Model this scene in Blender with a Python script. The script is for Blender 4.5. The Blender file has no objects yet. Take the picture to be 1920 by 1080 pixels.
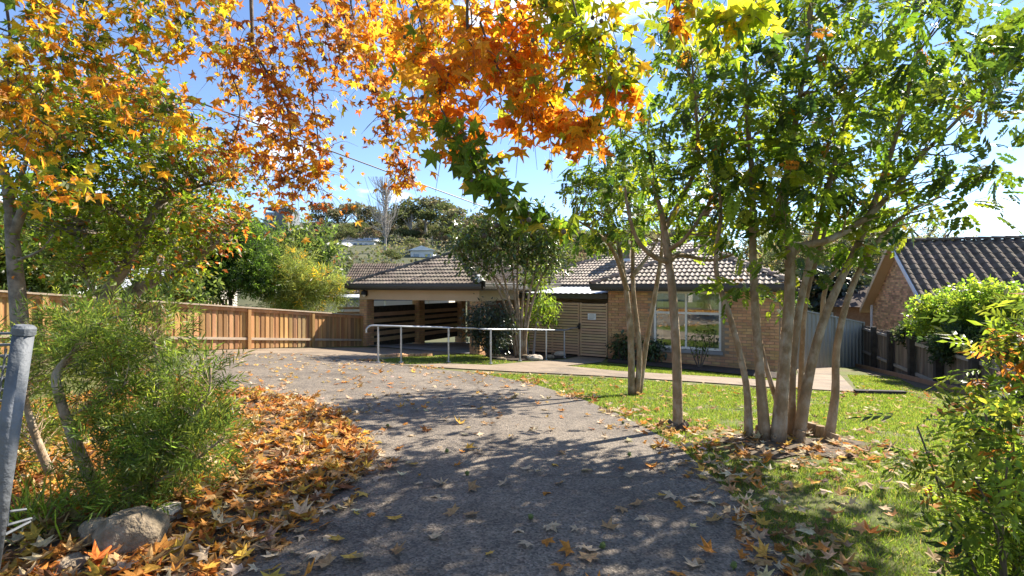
import bpy, math, random
import numpy as np
from mathutils import Vector, Matrix, geometry

# ------------------------------------------------------------------ camera, sky, sun, exposure
SC = bpy.context.scene
COL = SC.collection
F, HZ, EYE = 960.0, 536.0, 1.5            # focal length and horizon of the photo in its own pixels, eye height in m
cam_d = bpy.data.cameras.new('camera')
cam = bpy.data.objects.new('camera', cam_d); COL.objects.link(cam)
cam_d.sensor_width = 36.0; cam_d.lens = 36.0 * F / 1920.0
cam_d.shift_y = -(540.0 - HZ) / 1920.0
cam_d.clip_start = 0.05; cam_d.clip_end = 6000
cam.location = (0, 0, EYE); cam.rotation_euler = (math.radians(90), 0, 0)
SC.camera = cam
SUN_AZ, SUN_EL = math.radians(56), math.radians(41.5)
world = bpy.data.worlds.new('World'); SC.world = world; world.use_nodes = True
wn, wl = world.node_tree.nodes, world.node_tree.links
sky = wn.new('ShaderNodeTexSky'); sky.sky_type = 'NISHITA'; sky.sun_disc = False
sky.sun_elevation = SUN_EL; sky.sun_rotation = SUN_AZ
sky.altitude = 900; sky.air_density = 0.9; sky.dust_density = 0.0; sky.ozone_density = 3.2
tc = wn.new('ShaderNodeTexCoord')
mp = wn.new('ShaderNodeMapping'); mp.inputs['Scale'].default_value = (1, 1, 2.6); mp.inputs['Location'].default_value = (1.9, 3.1, 0.75)
cn = wn.new('ShaderNodeTexNoise'); cn.inputs['Scale'].default_value = 3.6; cn.inputs['Detail'].default_value = 7; cn.inputs['Roughness'].default_value = 0.55
cr = wn.new('ShaderNodeValToRGB'); cr.color_ramp.elements[0].position = 0.585; cr.color_ramp.elements[1].position = 0.74
cm = wn.new('ShaderNodeMix'); cm.data_type = 'RGBA'; cm.inputs[7].default_value = (10.5, 10.8, 11.2, 1)
wl.new(tc.outputs['Generated'], mp.inputs['Vector']); wl.new(mp.outputs[0], cn.inputs['Vector'])
wl.new(cn.outputs['Fac'], cr.inputs[0]); wl.new(cr.outputs[0], cm.inputs[0])
hs = wn.new('ShaderNodeHueSaturation'); hs.inputs['Saturation'].default_value = 1.0; hs.inputs['Hue'].default_value = 0.503; wl.new(sky.outputs[0], hs.inputs['Color']); wl.new(hs.outputs[0], cm.inputs[6]); wl.new(cm.outputs[2], wn['Background'].inputs[0])
wn['Background'].inputs[1].default_value = 0.064
sun_d = bpy.data.lights.new('sun', 'SUN'); sun_d.energy = 3.2; sun_d.angle = math.radians(0.55); sun_d.color = (1.0, 0.92, 0.80)
sun = bpy.data.objects.new('sun', sun_d); COL.objects.link(sun)
sdir = Vector((math.sin(SUN_AZ) * math.cos(SUN_EL), math.cos(SUN_AZ) * math.cos(SUN_EL), math.sin(SUN_EL)))
sun.rotation_euler = sdir.to_track_quat('Z', 'Y').to_euler(); sun.location = sdir * 60
vs = SC.view_settings; vs.view_transform = 'Standard'; vs.look = 'None'; vs.gamma = 1; vs.use_curve_mapping = False
vs.exposure = 2.15
SC.cycles.max_bounces = 6; SC.cycles.transmission_bounces = 4; SC.cycles.transparent_max_bounces = 6
SC.cycles.caustics_reflective = False; SC.cycles.caustics_refractive = False

# ------------------------------------------------------------------ ground height and pixel helpers
def smooth(a, b, t):
    t = min(1, max(0, (t - a) / (b - a))); return t * t * (3 - 2 * t)
def gz(x, y):
    s = 0.35 * math.log1p(math.exp(min(30, (y - 5) / 0.8))) * 0.8 / 0.35
    yy = min(s, 20.0)
    z = -0.0675 * yy - 0.037 * max(-14, min(16, x)) * smooth(2.5, 9, y)
    if y > 30:
        side = smooth(0.75, 0.0, x / y)
        z += 0.165 * (min(y, 190) - 33) * smooth(33, 50, y) * (0.16 + 0.84 * side)
    return z
def at(px, py, Y):
    return Vector(((px - 960) / F * Y, Y, EYE - (py - HZ) / F * Y))
def G(px, py, dz=0.0):                      # the point of the ground seen at a pixel
    lo = 0.3; rx = (px - 960) / F; ry = (py - HZ) / F
    d = lo
    while d < 60:
        if EYE - ry * d < gz(rx * d, d): break
        d += 0.05
    a, b = d - 0.05, d
    for _ in range(20):
        m = (a + b) / 2
        if EYE - ry * m < gz(rx * m, m): b = m
        else: a = m
    return Vector((rx * b, b, gz(rx * b, b) + dz))
W2 = Vector((math.cos(math.radians(30)), -math.sin(math.radians(30)), 0))     # along the house front
D2 = Vector((math.sin(math.radians(30)), math.cos(math.radians(30)), 0))      # from the street to the back
ZU = Vector((0, 0, 1))

# ------------------------------------------------------------------ materials
def ramp2(nt, fac, c1, c2, p1=0.3, p2=0.7):
    r = nt.nodes.new('ShaderNodeValToRGB'); e = r.color_ramp.elements
    e[0].position = p1; e[1].position = p2; e[0].color = (*c1, 1); e[1].color = (*c2, 1)
    nt.links.new(fac, r.inputs[0]); return r.outputs[0]
def noise(nt, vec, scale, detail=4, rough=0.55):
    n = nt.nodes.new('ShaderNodeTexNoise'); n.inputs['Scale'].default_value = scale
    n.inputs['Detail'].default_value = detail; n.inputs['Roughness'].default_value = rough
    nt.links.new(vec, n.inputs['Vector']); return n.outputs['Fac']
def mixc(nt, fac, a, b, mode='MIX'):
    m = nt.nodes.new('ShaderNodeMix'); m.data_type = 'RGBA'; m.blend_type = mode
    for k, v in ((0, fac), (6, a), (7, b)):
        if isinstance(v, (int, float)): m.inputs[k].default_value = v
        elif isinstance(v, tuple): m.inputs[k].default_value = (*v, 1)
        else: nt.links.new(v, m.inputs[k])
    return m.outputs[2]
def math_n(nt, op, a, b):
    m = nt.nodes.new('ShaderNodeMath'); m.operation = op
    for k, v in ((0, a), (1, b)):
        if isinstance(v, (int, float)): m.inputs[k].default_value = v
        else: nt.links.new(v, m.inputs[k])
    return m.outputs[0]
MATS = {}
def pbr(name, c1, c2, scale=3.0, rough=0.8, bump=0.0, bscale=40.0, rand=0.0, c3=None, s3=0.7, metal=0.0, spec=0.4, stretch=None):
    """two-colour noise material, optional second stain colour, random brightness for each loose piece"""
    m = bpy.data.materials.new(name); m.use_nodes = True; nt = m.node_tree
    b = nt.nodes['Principled BSDF']; b.inputs['Roughness'].default_value = rough
    b.inputs['Metallic'].default_value = metal; b.inputs['Specular IOR Level'].default_value = spec
    geo = nt.nodes.new('ShaderNodeNewGeometry'); vec = geo.outputs['Position']
    if stretch:
        mpn = nt.nodes.new('ShaderNodeMapping'); mpn.inputs['Scale'].default_value = stretch
        nt.links.new(vec, mpn.inputs['Vector']); vec = mpn.outputs[0]
    col = ramp2(nt, noise(nt, vec, scale), c1, c2)
    if c3 is not None:
        f = ramp2(nt, noise(nt, vec, s3, 5, 0.6), (0, 0, 0), (1, 1, 1), 0.48, 0.68)
        col = mixc(nt, f, col, c3)
    if rand > 0:
        oi = nt.nodes.new('ShaderNodeObjectInfo')
        r = math_n(nt, 'FRACT', math_n(nt, 'ADD', oi.outputs['Random'], geo.outputs['Random Per Island']), 0.0)
        v = math_n(nt, 'ADD', math_n(nt, 'MULTIPLY', r, 2 * rand), 1 - rand)
        h = nt.nodes.new('ShaderNodeHueSaturation'); nt.links.new(v, h.inputs['Value']); nt.links.new(col, h.inputs['Color'])
        hv = math_n(nt, 'ADD', math_n(nt, 'MULTIPLY', math_n(nt, 'FRACT', math_n(nt, 'MULTIPLY', r, 7.3), 0.0), 0.03), 0.485)
        nt.links.new(hv, h.inputs['Hue']); col = h.outputs[0]
    nt.links.new(col, b.inputs['Base Color'])
    if bump > 0:
        bp = nt.nodes.new('ShaderNodeBump'); bp.inputs['Strength'].default_value = bump; bp.inputs['Distance'].default_value = 0.02
        nt.links.new(noise(nt, vec, bscale, 3), bp.inputs['Height']); nt.links.new(bp.outputs[0], b.inputs['Normal'])
    MATS[name] = m; return m
def leafmat(name, source='attr', trans=0.45, rough=0.45, spec=0.35, tgain=1.5):
    m = bpy.data.materials.new(name); m.use_nodes = True; nt = m.node_tree
    b = nt.nodes['Principled BSDF']; b.inputs['Roughness'].default_value = rough; b.inputs['Specular IOR Level'].default_value = spec
    if source == 'attr':
        a = nt.nodes.new('ShaderNodeAttribute'); a.attribute_name = 'Col'; c = a.outputs['Color']
    else:
        a = nt.nodes.new('ShaderNodeObjectInfo'); c = a.outputs['Color']
    geo = nt.nodes.new('ShaderNodeNewGeometry')
    sp = ramp2(nt, noise(nt, geo.outputs['Position'], 55, 3), (0.72, 0.70, 0.66), (1.12, 1.1, 1.05), 0.35, 0.65)
    c = mixc(nt, 1.0, c, sp, 'MULTIPLY')
    nt.links.new(c, b.inputs['Base Color'])
    t = nt.nodes.new('ShaderNodeBsdfTranslucent')
    nt.links.new(mixc(nt, 1.0, c, (tgain, tgain * 0.97, tgain * 0.7), 'MULTIPLY'), t.inputs['Color'])
    mx = nt.nodes.new('ShaderNodeMixShader'); mx.inputs[0].default_value = trans
    nt.links.new(b.outputs[0], mx.inputs[1]); nt.links.new(t.outputs[0], mx.inputs[2])
    nt.links.new(mx.outputs[0], nt.nodes['Material Output'].inputs['Surface'])
    MATS[name] = m; return m

pbr('soil', (0.06, 0.045, 0.03), (0.13, 0.095, 0.06), 5, 0.95, 0.6, 30)
pbr('mulch', (0.022, 0.016, 0.012), (0.06, 0.042, 0.028), 18, 0.95, 0.8, 60)
pbr('turf', (0.065, 0.085, 0.015), (0.14, 0.155, 0.035), 2.2, 0.95, 0.5, 90, c3=(0.13, 0.11, 0.05), s3=0.8)
pbr('hill', (0.05, 0.062, 0.028), (0.10, 0.10, 0.05), 0.2, 1.0)
pbr('concrete_tan', (0.20, 0.15, 0.10), (0.28, 0.215, 0.15), 2.0, 0.85, 0.35, 160, c3=(0.145, 0.115, 0.085), s3=0.9)
pbr('concrete_grey', (0.26, 0.25, 0.235), (0.38, 0.365, 0.34), 1.8, 0.85, 0.25, 120, c3=(0.2, 0.19, 0.17), s3=0.7)
pbr('timber_new', (0.34, 0.175, 0.065), (0.50, 0.285, 0.12), 7, 0.8, 0.25, 60, rand=0.36, spec=0.2, stretch=(1, 1, 0.12), c3=(0.34, 0.23, 0.13), s3=1.5)
pbr('timber_cap', (0.36, 0.27, 0.19), (0.47, 0.37, 0.27), 5, 0.8, 0.2, 60)
pbr('timber_cream', (0.47, 0.32, 0.19), (0.54, 0.375, 0.23), 3, 0.6, 0.05, 60, rand=0.05)
pbr('timber_brown', (0.26, 0.155, 0.085), (0.36, 0.22, 0.125), 4, 0.75, 0.15, 60, rand=0.12)
pbr('board_brown', (0.40, 0.25, 0.14), (0.50, 0.32, 0.19), 4, 0.75, 0.15, 60, rand=0.12)
pbr('timber_old', (0.13, 0.10, 0.075), (0.28, 0.225, 0.17), 8, 0.9, 0.5, 60, rand=0.3, stretch=(1, 1, 0.12))
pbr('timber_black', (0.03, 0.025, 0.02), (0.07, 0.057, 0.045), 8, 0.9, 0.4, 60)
pbr('rail_old', (0.34, 0.29, 0.23), (0.46, 0.4, 0.33), 8, 0.9, 0.3, 60)
pbr('brick', (0.46, 0.25, 0.115), (0.58, 0.345, 0.175), 5, 0.85, 0.35, 120, rand=0.16)
pbr('brick_mixed', (0.48, 0.28, 0.145), (0.60, 0.37, 0.20), 4, 0.85, 0.35, 120, rand=0.42)
pbr('brick_far', (0.25, 0.15, 0.085), (0.36, 0.22, 0.125), 9, 0.9)
pbr('mortar', (0.36, 0.29, 0.21), (0.44, 0.36, 0.27), 20, 0.95, 0.3, 150)
pbr('mortar_dark', (0.25, 0.19, 0.13), (0.32, 0.25, 0.17), 20, 0.95, 0.3, 150)
pbr('render_tan', (0.52, 0.37, 0.22), (0.58, 0.42, 0.26), 1.5, 0.8, 0.1, 80)
pbr('tile_grey', (0.12, 0.098, 0.078), (0.23, 0.19, 0.15), 6, 0.75, 0.4, 60, rand=0.2, c3=(0.08, 0.065, 0.052), s3=1.2, spec=0.2)
pbr('tile_warm', (0.16, 0.125, 0.095), (0.31, 0.255, 0.195), 6, 0.7, 0.4, 60, rand=0.25, c3=(0.17, 0.13, 0.10), s3=1.5)
pbr('tile_dark', (0.085, 0.066, 0.052), (0.155, 0.122, 0.096), 5, 0.9, 0.3, 60, rand=0.2, spec=0.12)
pbr('cap_warm', (0.27, 0.18, 0.13), (0.38, 0.28, 0.21), 6, 0.8, 0.4, 60, rand=0.2)
pbr('roof_under', (0.03, 0.026, 0.022), (0.05, 0.042, 0.036), 3, 0.95)
pbr('gutter', (0.042, 0.037, 0.03), (0.058, 0.051, 0.042), 2, 0.5, spec=0.5)
pbr('white_paint', (0.74, 0.69, 0.60), (0.80, 0.76, 0.67), 3, 0.5)
pbr('white_cool', (0.66, 0.68, 0.70), (0.74, 0.76, 0.78), 3, 0.5)
pbr('galv', (0.36, 0.37, 0.38), (0.50, 0.51, 0.52), 9, 0.42, 0.1, 60, metal=0.75)
pbr('galv_dull', (0.10, 0.11, 0.12), (0.155, 0.165, 0.18), 14, 0.65, 0.3, 50, metal=0.1, spec=0.3, c3=(0.20, 0.21, 0.225), s3=9)
pbr('zinc', (0.55, 0.56, 0.57), (0.68, 0.69, 0.70), 2, 0.5, metal=0.25)
pbr('colorbond', (0.27, 0.265, 0.225), (0.32, 0.31, 0.265), 1.2, 0.75, spec=0.15)
pbr('dark', (0.02, 0.018, 0.016), (0.03, 0.027, 0.024), 3, 0.8)  # shade tone for the sheets behind the gate slats
pbr('black', (0.012, 0.012, 0.012), (0.02, 0.02, 0.02), 3, 0.5)
pbr('curtain', (0.62, 0.62, 0.60), (0.72, 0.72, 0.70), 2, 0.9)
pbr('rock', (0.15, 0.115, 0.075), (0.36, 0.285, 0.195), 14, 0.95, 1.0, 40, c3=(0.12, 0.10, 0.07), s3=5, spec=0.15)
pbr('rock_pale', (0.40, 0.34, 0.26), (0.54, 0.47, 0.38), 9, 0.9, 0.6, 26)
pbr('bark', (0.20, 0.135, 0.075), (0.33, 0.235, 0.145), 14, 0.9, 0.6, 45, spec=0.2, c3=(0.40, 0.33, 0.25), s3=7, stretch=(1, 1, 0.6))
pbr('bark_dark', (0.07, 0.052, 0.04), (0.16, 0.125, 0.095), 14, 0.9, 0.6, 45, stretch=(1, 1, 0.5))
pbr('bark_maple', (0.18, 0.145, 0.115), (0.34, 0.29, 0.235), 10, 0.9, 0.6, 40, c3=(0.08, 0.065, 0.05), s3=4)
pbr('bark_pale', (0.30, 0.26, 0.22), (0.42, 0.38, 0.33), 6, 0.9)
pbr('burr', (0.08, 0.13, 0.03), (0.15, 0.17, 0.05), 60, 0.9, 0.5, 90)
pbr('house_white', (0.62, 0.63, 0.64), (0.72, 0.73, 0.74), 0.5, 0.7)
pbr('house_cream', (0.50, 0.45, 0.36), (0.58, 0.53, 0.44), 0.5, 0.7)
pbr('cladding_grey', (0.16, 0.17, 0.18), (0.20, 0.21, 0.22), 0.5, 0.6)
pbr('blue_glass', (0.10, 0.15, 0.22), (0.16, 0.22, 0.30), 0.8, 0.15, spec=0.8)
leafmat('leaf', 'attr', 0.55, 0.4, 0.4, 2.4)
leafmat('leaf_gloss', 'attr', 0.25, 0.28, 0.6, 1.4)
leafmat('leaf_dry', 'attr', 0.28, 0.7, 0.2, 1.2)
leafmat('leaf_far', 'attr', 0.4, 0.8, 0.1, 1.4)
leafmat('leaf_one', 'object', 0.6, 0.45, 0.3, 1.9)
leafmat('leaf_autumn', 'attr', 0.6, 0.45, 0.3, 1.9)
leafmat('leaf_dry_one', 'object', 0.28, 0.7, 0.2, 1.2)

def asphalt():
    m = bpy.data.materials.new('asphalt'); m.use_nodes = True; nt = m.node_tree
    b = nt.nodes['Principled BSDF']; b.inputs['Roughness'].default_value = 0.82
    geo = nt.nodes.new('ShaderNodeNewGeometry'); p = geo.outputs['Position']
    v = nt.nodes.new('ShaderNodeTexVoronoi'); v.inputs['Scale'].default_value = 75; nt.links.new(p, v.inputs['Vector'])
    stones = ramp2(nt, v.outputs['Color'], (0.08, 0.067, 0.053), (0.26, 0.218, 0.172), 0.15, 0.95)
    big = ramp2(nt, noise(nt, p, 0.55, 5), (0.72, 0.71, 0.70), (1.2, 1.18, 1.13), 0.32, 0.68)
    mid = ramp2(nt, noise(nt, p, 6, 5, 0.65), (0.75, 0.74, 0.73), (1.2, 1.18, 1.15), 0.3, 0.7)
    c = mixc(nt, 1.0, mixc(nt, 1.0, stones, big, 'MULTIPLY'), mid, 'MULTIPLY')
    wv = nt.nodes.new('ShaderNodeTexVoronoi'); wv.feature = 'DISTANCE_TO_EDGE'; wv.inputs['Scale'].default_value = 0.42      # a few long cracks
    nd = nt.nodes.new('ShaderNodeTexNoise'); nd.inputs['Scale'].default_value = 2.5; nd.inputs['Detail'].default_value = 5; nt.links.new(p, nd.inputs['Vector'])
    nt.links.new(mixc(nt, 0.25, p, nd.outputs['Color'], 'ADD'), wv.inputs['Vector'])
    ck = ramp2(nt, wv.outputs['Distance'], (0.66, 0.64, 0.61), (1, 1, 1), 0.002, 0.009)
    pt = ramp2(nt, noise(nt, p, 1.7, 6, 0.7), (0.76, 0.74, 0.71), (1, 1, 1), 0.36, 0.5)
    c = mixc(nt, 1.0, mixc(nt, 1.0, c, ck, 'MULTIPLY'), pt, 'MULTIPLY')
    nt.links.new(c, b.inputs['Base Color'])
    bp = nt.nodes.new('ShaderNodeBump'); bp.inputs['Strength'].default_value = 0.8; bp.inputs['Distance'].default_value = 0.006
    nt.links.new(math_n(nt, 'ADD', v.outputs['Distance'], noise(nt, p, 30, 4)), bp.inputs['Height']); nt.links.new(bp.outputs[0], b.inputs['Normal'])
    MATS['asphalt'] = m
asphalt()
def glass():
    m = bpy.data.materials.new('glass'); m.use_nodes = True; nt = m.node_tree
    t = nt.nodes.new('ShaderNodeBsdfTransparent'); t.inputs[0].default_value = (0.75, 0.8, 0.8, 1)
    g = nt.nodes.new('ShaderNodeBsdfGlossy'); g.inputs['Roughness'].default_value = 0.01; g.inputs['Color'].default_value = (0.9, 0.95, 0.95, 1)
    lw = nt.nodes.new('ShaderNodeLayerWeight'); lw.inputs['Blend'].default_value = 0.5
    f = math_n(nt, 'ADD', math_n(nt, 'MULTIPLY', lw.outputs['Fresnel'], 0.7), 0.17)
    mx = nt.nodes.new('ShaderNodeMixShader'); nt.links.new(f, mx.inputs[0]); nt.links.new(t.outputs[0], mx.inputs[1]); nt.links.new(g.outputs[0], mx.inputs[2])
    nt.links.new(mx.outputs[0], nt.nodes['Material Output'].inputs['Surface'])
    MATS['glass'] = m
glass()

# ------------------------------------------------------------------ mesh helpers (all meshes in world coordinates unless shared)
def link(o, parent=None):
    COL.objects.link(o)
    if parent is not None:
        o.parent = parent
        if parent.type == 'EMPTY': o.matrix_parent_inverse = Matrix.Translation(-parent.location)
    return o
def tag(o, label=None, cat=None, group=None, kind=None):
    if label: o['label'] = label
    if cat: o['category'] = cat
    if group: o['group'] = group
    if kind: o['kind'] = kind
    return o
def thing(name, label, cat, loc, group=None):
    o = bpy.data.objects.new(name, None); o.location = loc; o.empty_display_size = 0.2; COL.objects.link(o)
    return tag(o, label, cat, group)
def mesh_np(name, V, Fs, mat, smooth_=False, col=None):
    """V (n,3); Fs: list of integer arrays (m,k); col (n,3)"""
    me = bpy.data.meshes.new(name); V = np.asarray(V, np.float32)
    Fs = [np.asarray(f, np.int32) for f in Fs if len(f)]
    me.vertices.add(len(V)); me.vertices.foreach_set('co', V.ravel())
    loops = np.concatenate([f.ravel() for f in Fs]); sizes = np.concatenate([np.full(len(f), f.shape[1], np.int32) for f in Fs])
    starts = np.concatenate([[0], np.cumsum(sizes)[:-1]]).astype(np.int32)
    me.loops.add(len(loops)); me.loops.foreach_set('vertex_index', loops)
    me.polygons.add(len(sizes)); me.polygons.foreach_set('loop_start', starts)
    me.polygons.foreach_set('use_smooth', np.full(len(sizes), bool(smooth_)))
    me.update(calc_edges=True)
    if col is not None:
        a = me.color_attributes.new('Col', 'FLOAT_COLOR', 'POINT')
        a.data.foreach_set('color', np.c_[np.asarray(col, np.float32), np.ones(len(V), np.float32)].ravel())
    me.materials.append(MATS[mat]); return me
class MB:
    def __init__(s): s.v = []; s.f = {}; s.n = 0
    def add(s, V, faces):
        b = s.n; s.v.append(np.asarray(V, float)); s.n += len(V)
        for f in faces: s.f.setdefault(len(f), []).append([i + b for i in f])
    def box(s, o, a, b, c):                  # corner o, edge vectors a, b, c
        o, a, b, c = (np.array(q, float) for q in (o, a, b, c))
        V = [o, o + a, o + a + b, o + b, o + c, o + a + c, o + a + b + c, o + b + c]
        fl = [(0, 3, 2, 1), (4, 5, 6, 7), (0, 1, 5, 4), (1, 2, 6, 5), (2, 3, 7, 6), (3, 0, 4, 7)]
        if np.dot(np.cross(a, b), c) < 0: fl = [f[::-1] for f in fl]
        s.add(V, fl); return s
    def tube(s, pts, rad, sides=6, cap=True):
        P = np.array([tuple(p) for p in pts], float); n = len(P)
        R = np.full(n, rad, float) if np.isscalar(rad) else np.array(rad, float)
        T = np.gradient(P, axis=0); T /= np.linalg.norm(T, axis=1)[:, None] + 1e-9
        ref = np.array([0.31, 0.2, 0.93]) if abs(T[0] @ np.array([0.31, 0.2, 0.93])) < 0.9 else np.array([1.0, 0, 0])
        A = np.cross(T, ref); A /= np.linalg.norm(A, axis=1)[:, None] + 1e-9; B = np.cross(T, A)
        th = np.arange(sides) * 2 * math.pi / sides
        V = P[:, None] + R[:, None, None] * (np.cos(th)[None, :, None] * A[:, None] + np.sin(th)[None, :, None] * B[:, None])
        fs = [(i * sides + j, i * sides + (j + 1) % sides, (i + 1) * sides + (j + 1) % sides, (i + 1) * sides + j) for i in range(n - 1) for j in range(sides)]
        if cap: fs += [tuple(range(sides))[::-1], tuple((n - 1) * sides + j for j in range(sides))]
        s.add(V.reshape(-1, 3), fs); return s
    def poly_prism(s, pts, off):             # planar outline extruded by a vector
        n = len(pts); P = [np.array(p, float) for p in pts]; o = np.array(off, float)
        s.add(P + [p + o for p in P], [tuple(range(n))[::-1], tuple(range(n, 2 * n))] + [(i, (i + 1) % n, n + (i + 1) % n, n + i) for i in range(n)]); return s
    def mesh(s, name, mat, smooth_=False): return mesh_np(name, np.concatenate(s.v), [np.array(f) for f in s.f.values()], mat, smooth_)
    def build(s, name, mat, parent=None, smooth_=False): return link(bpy.data.objects.new(name, s.mesh(name, mat, smooth_)), parent)
def smooth_path(pts, rad, k=4):              # Catmull-Rom through points and radii
    P = np.c_[np.array([tuple(p) for p in pts], float), np.array(rad, float)]
    P = np.vstack([2 * P[0] - P[1], P, 2 * P[-1] - P[-2]]); out = []
    for i in range(1, len(P) - 2):
        for t in np.arange(k) / k:
            a, b, c, d = P[i - 1:i + 3]
            out.append(0.5 * (2 * b + (c - a) * t + (2 * a - 5 * b + 4 * c - d) * t * t + (3 * b - a - 3 * c + d) * t ** 3))
    out.append(P[-2]); out = np.array(out); return out[:, :3], np.maximum(out[:, 3], 0.0015)
def pieces(name, mesh, mats, parent, limit=300, rest=None):
    """alike pieces share one mesh: the nearest `limit` are objects, the rest one joined part"""
    mats = sorted(mats, key=lambda m: (m.translation - Vector((0, 0, EYE))).length)
    inv = Matrix.Translation(-parent.location) if parent.type == 'EMPTY' else None
    for m in mats[:limit]:
        o = bpy.data.objects.new(name, mesh); COL.objects.link(o); o.parent = parent
        if inv: o.matrix_parent_inverse = inv
        o.matrix_basis = m
    if mats[limit:]:
        V = np.empty(len(mesh.vertices) * 3); mesh.vertices.foreach_get('co', V); V = np.c_[V.reshape(-1, 3), np.ones(len(V) // 3)]
        fs = {}
        for p in mesh.polygons: fs.setdefault(len(p.vertices), []).append(list(p.vertices))
        VV = []; FF = {k: [] for k in fs}
        for i, m in enumerate(mats[limit:]):
            VV.append((V @ np.array(m).T)[:, :3])
            for k in fs: FF[k].append(np.array(fs[k]) + i * len(V))
        o = link(bpy.data.objects.new(rest or name + '_field', mesh_np(rest or name + '_field', np.concatenate(VV), [np.concatenate(f) for f in FF.values()], mesh.materials[0].name)), parent)
        tag(o, kind='stuff')
def frame(o, x, y, z):
    return Matrix(((x[0], y[0], z[0], o[0]), (x[1], y[1], z[1], o[1]), (x[2], y[2], z[2], o[2]), (0, 0, 0, 1)))
def bevel_box(name, sx, sy, sz, mat, b=0.006):  # centred box with chamfered front (-y) edge, for bricks and boards
    mb = MB(); x, y, z = sx / 2, sy / 2, sz / 2
    V = [(-x, y, -z), (x, y, -z), (x, y, z), (-x, y, z), (-x, -y + b, -z), (x, -y + b, -z), (x, -y + b, z), (-x, -y + b, z),
         (-x + b, -y, -z + b), (x - b, -y, -z + b), (x - b, -y, z - b), (-x + b, -y, z - b)]
    mb.add(V, [(0, 3, 2, 1), (0, 1, 5, 4), (1, 2, 6, 5), (2, 3, 7, 6), (3, 0, 4, 7), (4, 5, 9, 8), (5, 6, 10, 9), (6, 7, 11, 10), (7, 4, 8, 11), (8, 9, 10, 11)])
    return mb.mesh(name, mat)
def drape(name, pts, dz, mat, step=0.5, kind='structure', label=None, cat=None):
    """outline in (x, y) laid on the ground, dz above it"""
    pts = [Vector((p[0], p[1])) for p in pts]; n = len(pts); bd = []
    for i in range(n):
        a, b = pts[i], pts[(i + 1) % n]; k = max(1, int((b - a).length / step))
        bd += [a.lerp(b, j / k) for j in range(k)]
    xs = [p.x for p in bd]; ys = [p.y for p in bd]; inner = []
    for gx in np.arange(min(xs), max(xs), step):
        for gy in np.arange(min(ys), max(ys), step):
            inner.append(Vector((gx + 0.013, gy + 0.017)))
    vs_, _, fs, *_r = geometry.delaunay_2d_cdt(bd + inner, [(i, (i + 1) % len(bd)) for i in range(len(bd))], [list(range(len(bd)))], 1, 1e-5)
    V = [(v.x, v.y, gz(v.x, v.y) + dz) for v in vs_]; ok = []
    for f in fs:
        a, b, c = (vs_[i] for i in f[:3]); s = (b - a).cross(c - a)
        ok.append(tuple(f) if s > 0 else tuple(f)[::-1])
    mb = MB(); mb.add(V, ok); o = mb.build(name, mat); tag(o, label, cat, kind=kind); return o
def inside(p, poly):
    x, y = p; r = False; n = len(poly)
    for i in range(n):
        x1, y1 = poly[i][0], poly[i][1]; x2, y2 = poly[(i + 1) % n][0], poly[(i + 1) % n][1]
        if (y1 > y) != (y2 > y) and x < (x2 - x1) * (y - y1) / (y2 - y1) + x1: r = not r
    return r
# ------------------------------------------------------------------ leaves
RNG = np.random.default_rng(11)
def unit(a): return a / (np.linalg.norm(a, axis=-1, keepdims=True) + 1e-9)
def place(T, P, A, N, S):
    """copies of template T=(V, faces (m,k)) at P, its +y along A, +z towards N, size S"""
    V, Fq = T; n = len(P); A = unit(A); X = unit(np.cross(A, N)); Z = np.cross(X, A)
    W = P[:, None] + S[:, None, None] * (V[None, :, 0:1] * X[:, None] + V[None, :, 1:2] * A[:, None] + V[None, :, 2:3] * Z[:, None])
    return W.reshape(-1, 3), (Fq[None] + (np.arange(n) * len(V))[:, None, None]).reshape(-1, Fq.shape[1])
def leaf_mesh(name, T, P, A, N, S, C, mat, parent=None):
    V, Fq = place(T, P, A, N, S)
    return link(bpy.data.objects.new(name, mesh_np(name, V, [Fq], mat, False, np.repeat(C, len(T[0]), axis=0))), parent)
def pinnate(n=5, ln=0.36, wd=0.105, droop=0.35, terminal=True):
    V, Q = [], []
    def lf(b, d, l, w, dz):
        d = np.array(d) / np.linalg.norm(d); s = np.array([d[1], -d[0], 0]); b = np.array(b)
        i = len(V); V.extend([b, b + d * l * 0.45 + s * w + [0, 0, 0.02 + dz * 0.4], b + d * l + [0, 0, dz], b + d * l * 0.45 - s * w + [0, 0, 0.02 + dz * 0.4]]); Q.append([i, i + 1, i + 2, i + 3])
    for k in range(n):
        y = 0.15 + 0.75 * k / n; z = -droop * y * y
        for s in (-1, 1): lf((0, y, z), (s * 0.9, 0.55, 0), ln * (1 - 0.25 * abs(k / n - 0.4)), wd, -0.10)
    if terminal: lf((0, 0.88, -droop * 0.8), (0, 1, 0), ln, wd, -0.12)
    i = len(V); V.extend([np.array(q) for q in [(-0.008, 0, 0), (0.008, 0, 0), (0.006, 0.9, -droop * 0.81), (-0.006, 0.9, -droop * 0.81)]]); Q.append([i, i + 1, i + 2, i + 3])
    return np.array(V, float), np.array(Q)
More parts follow.
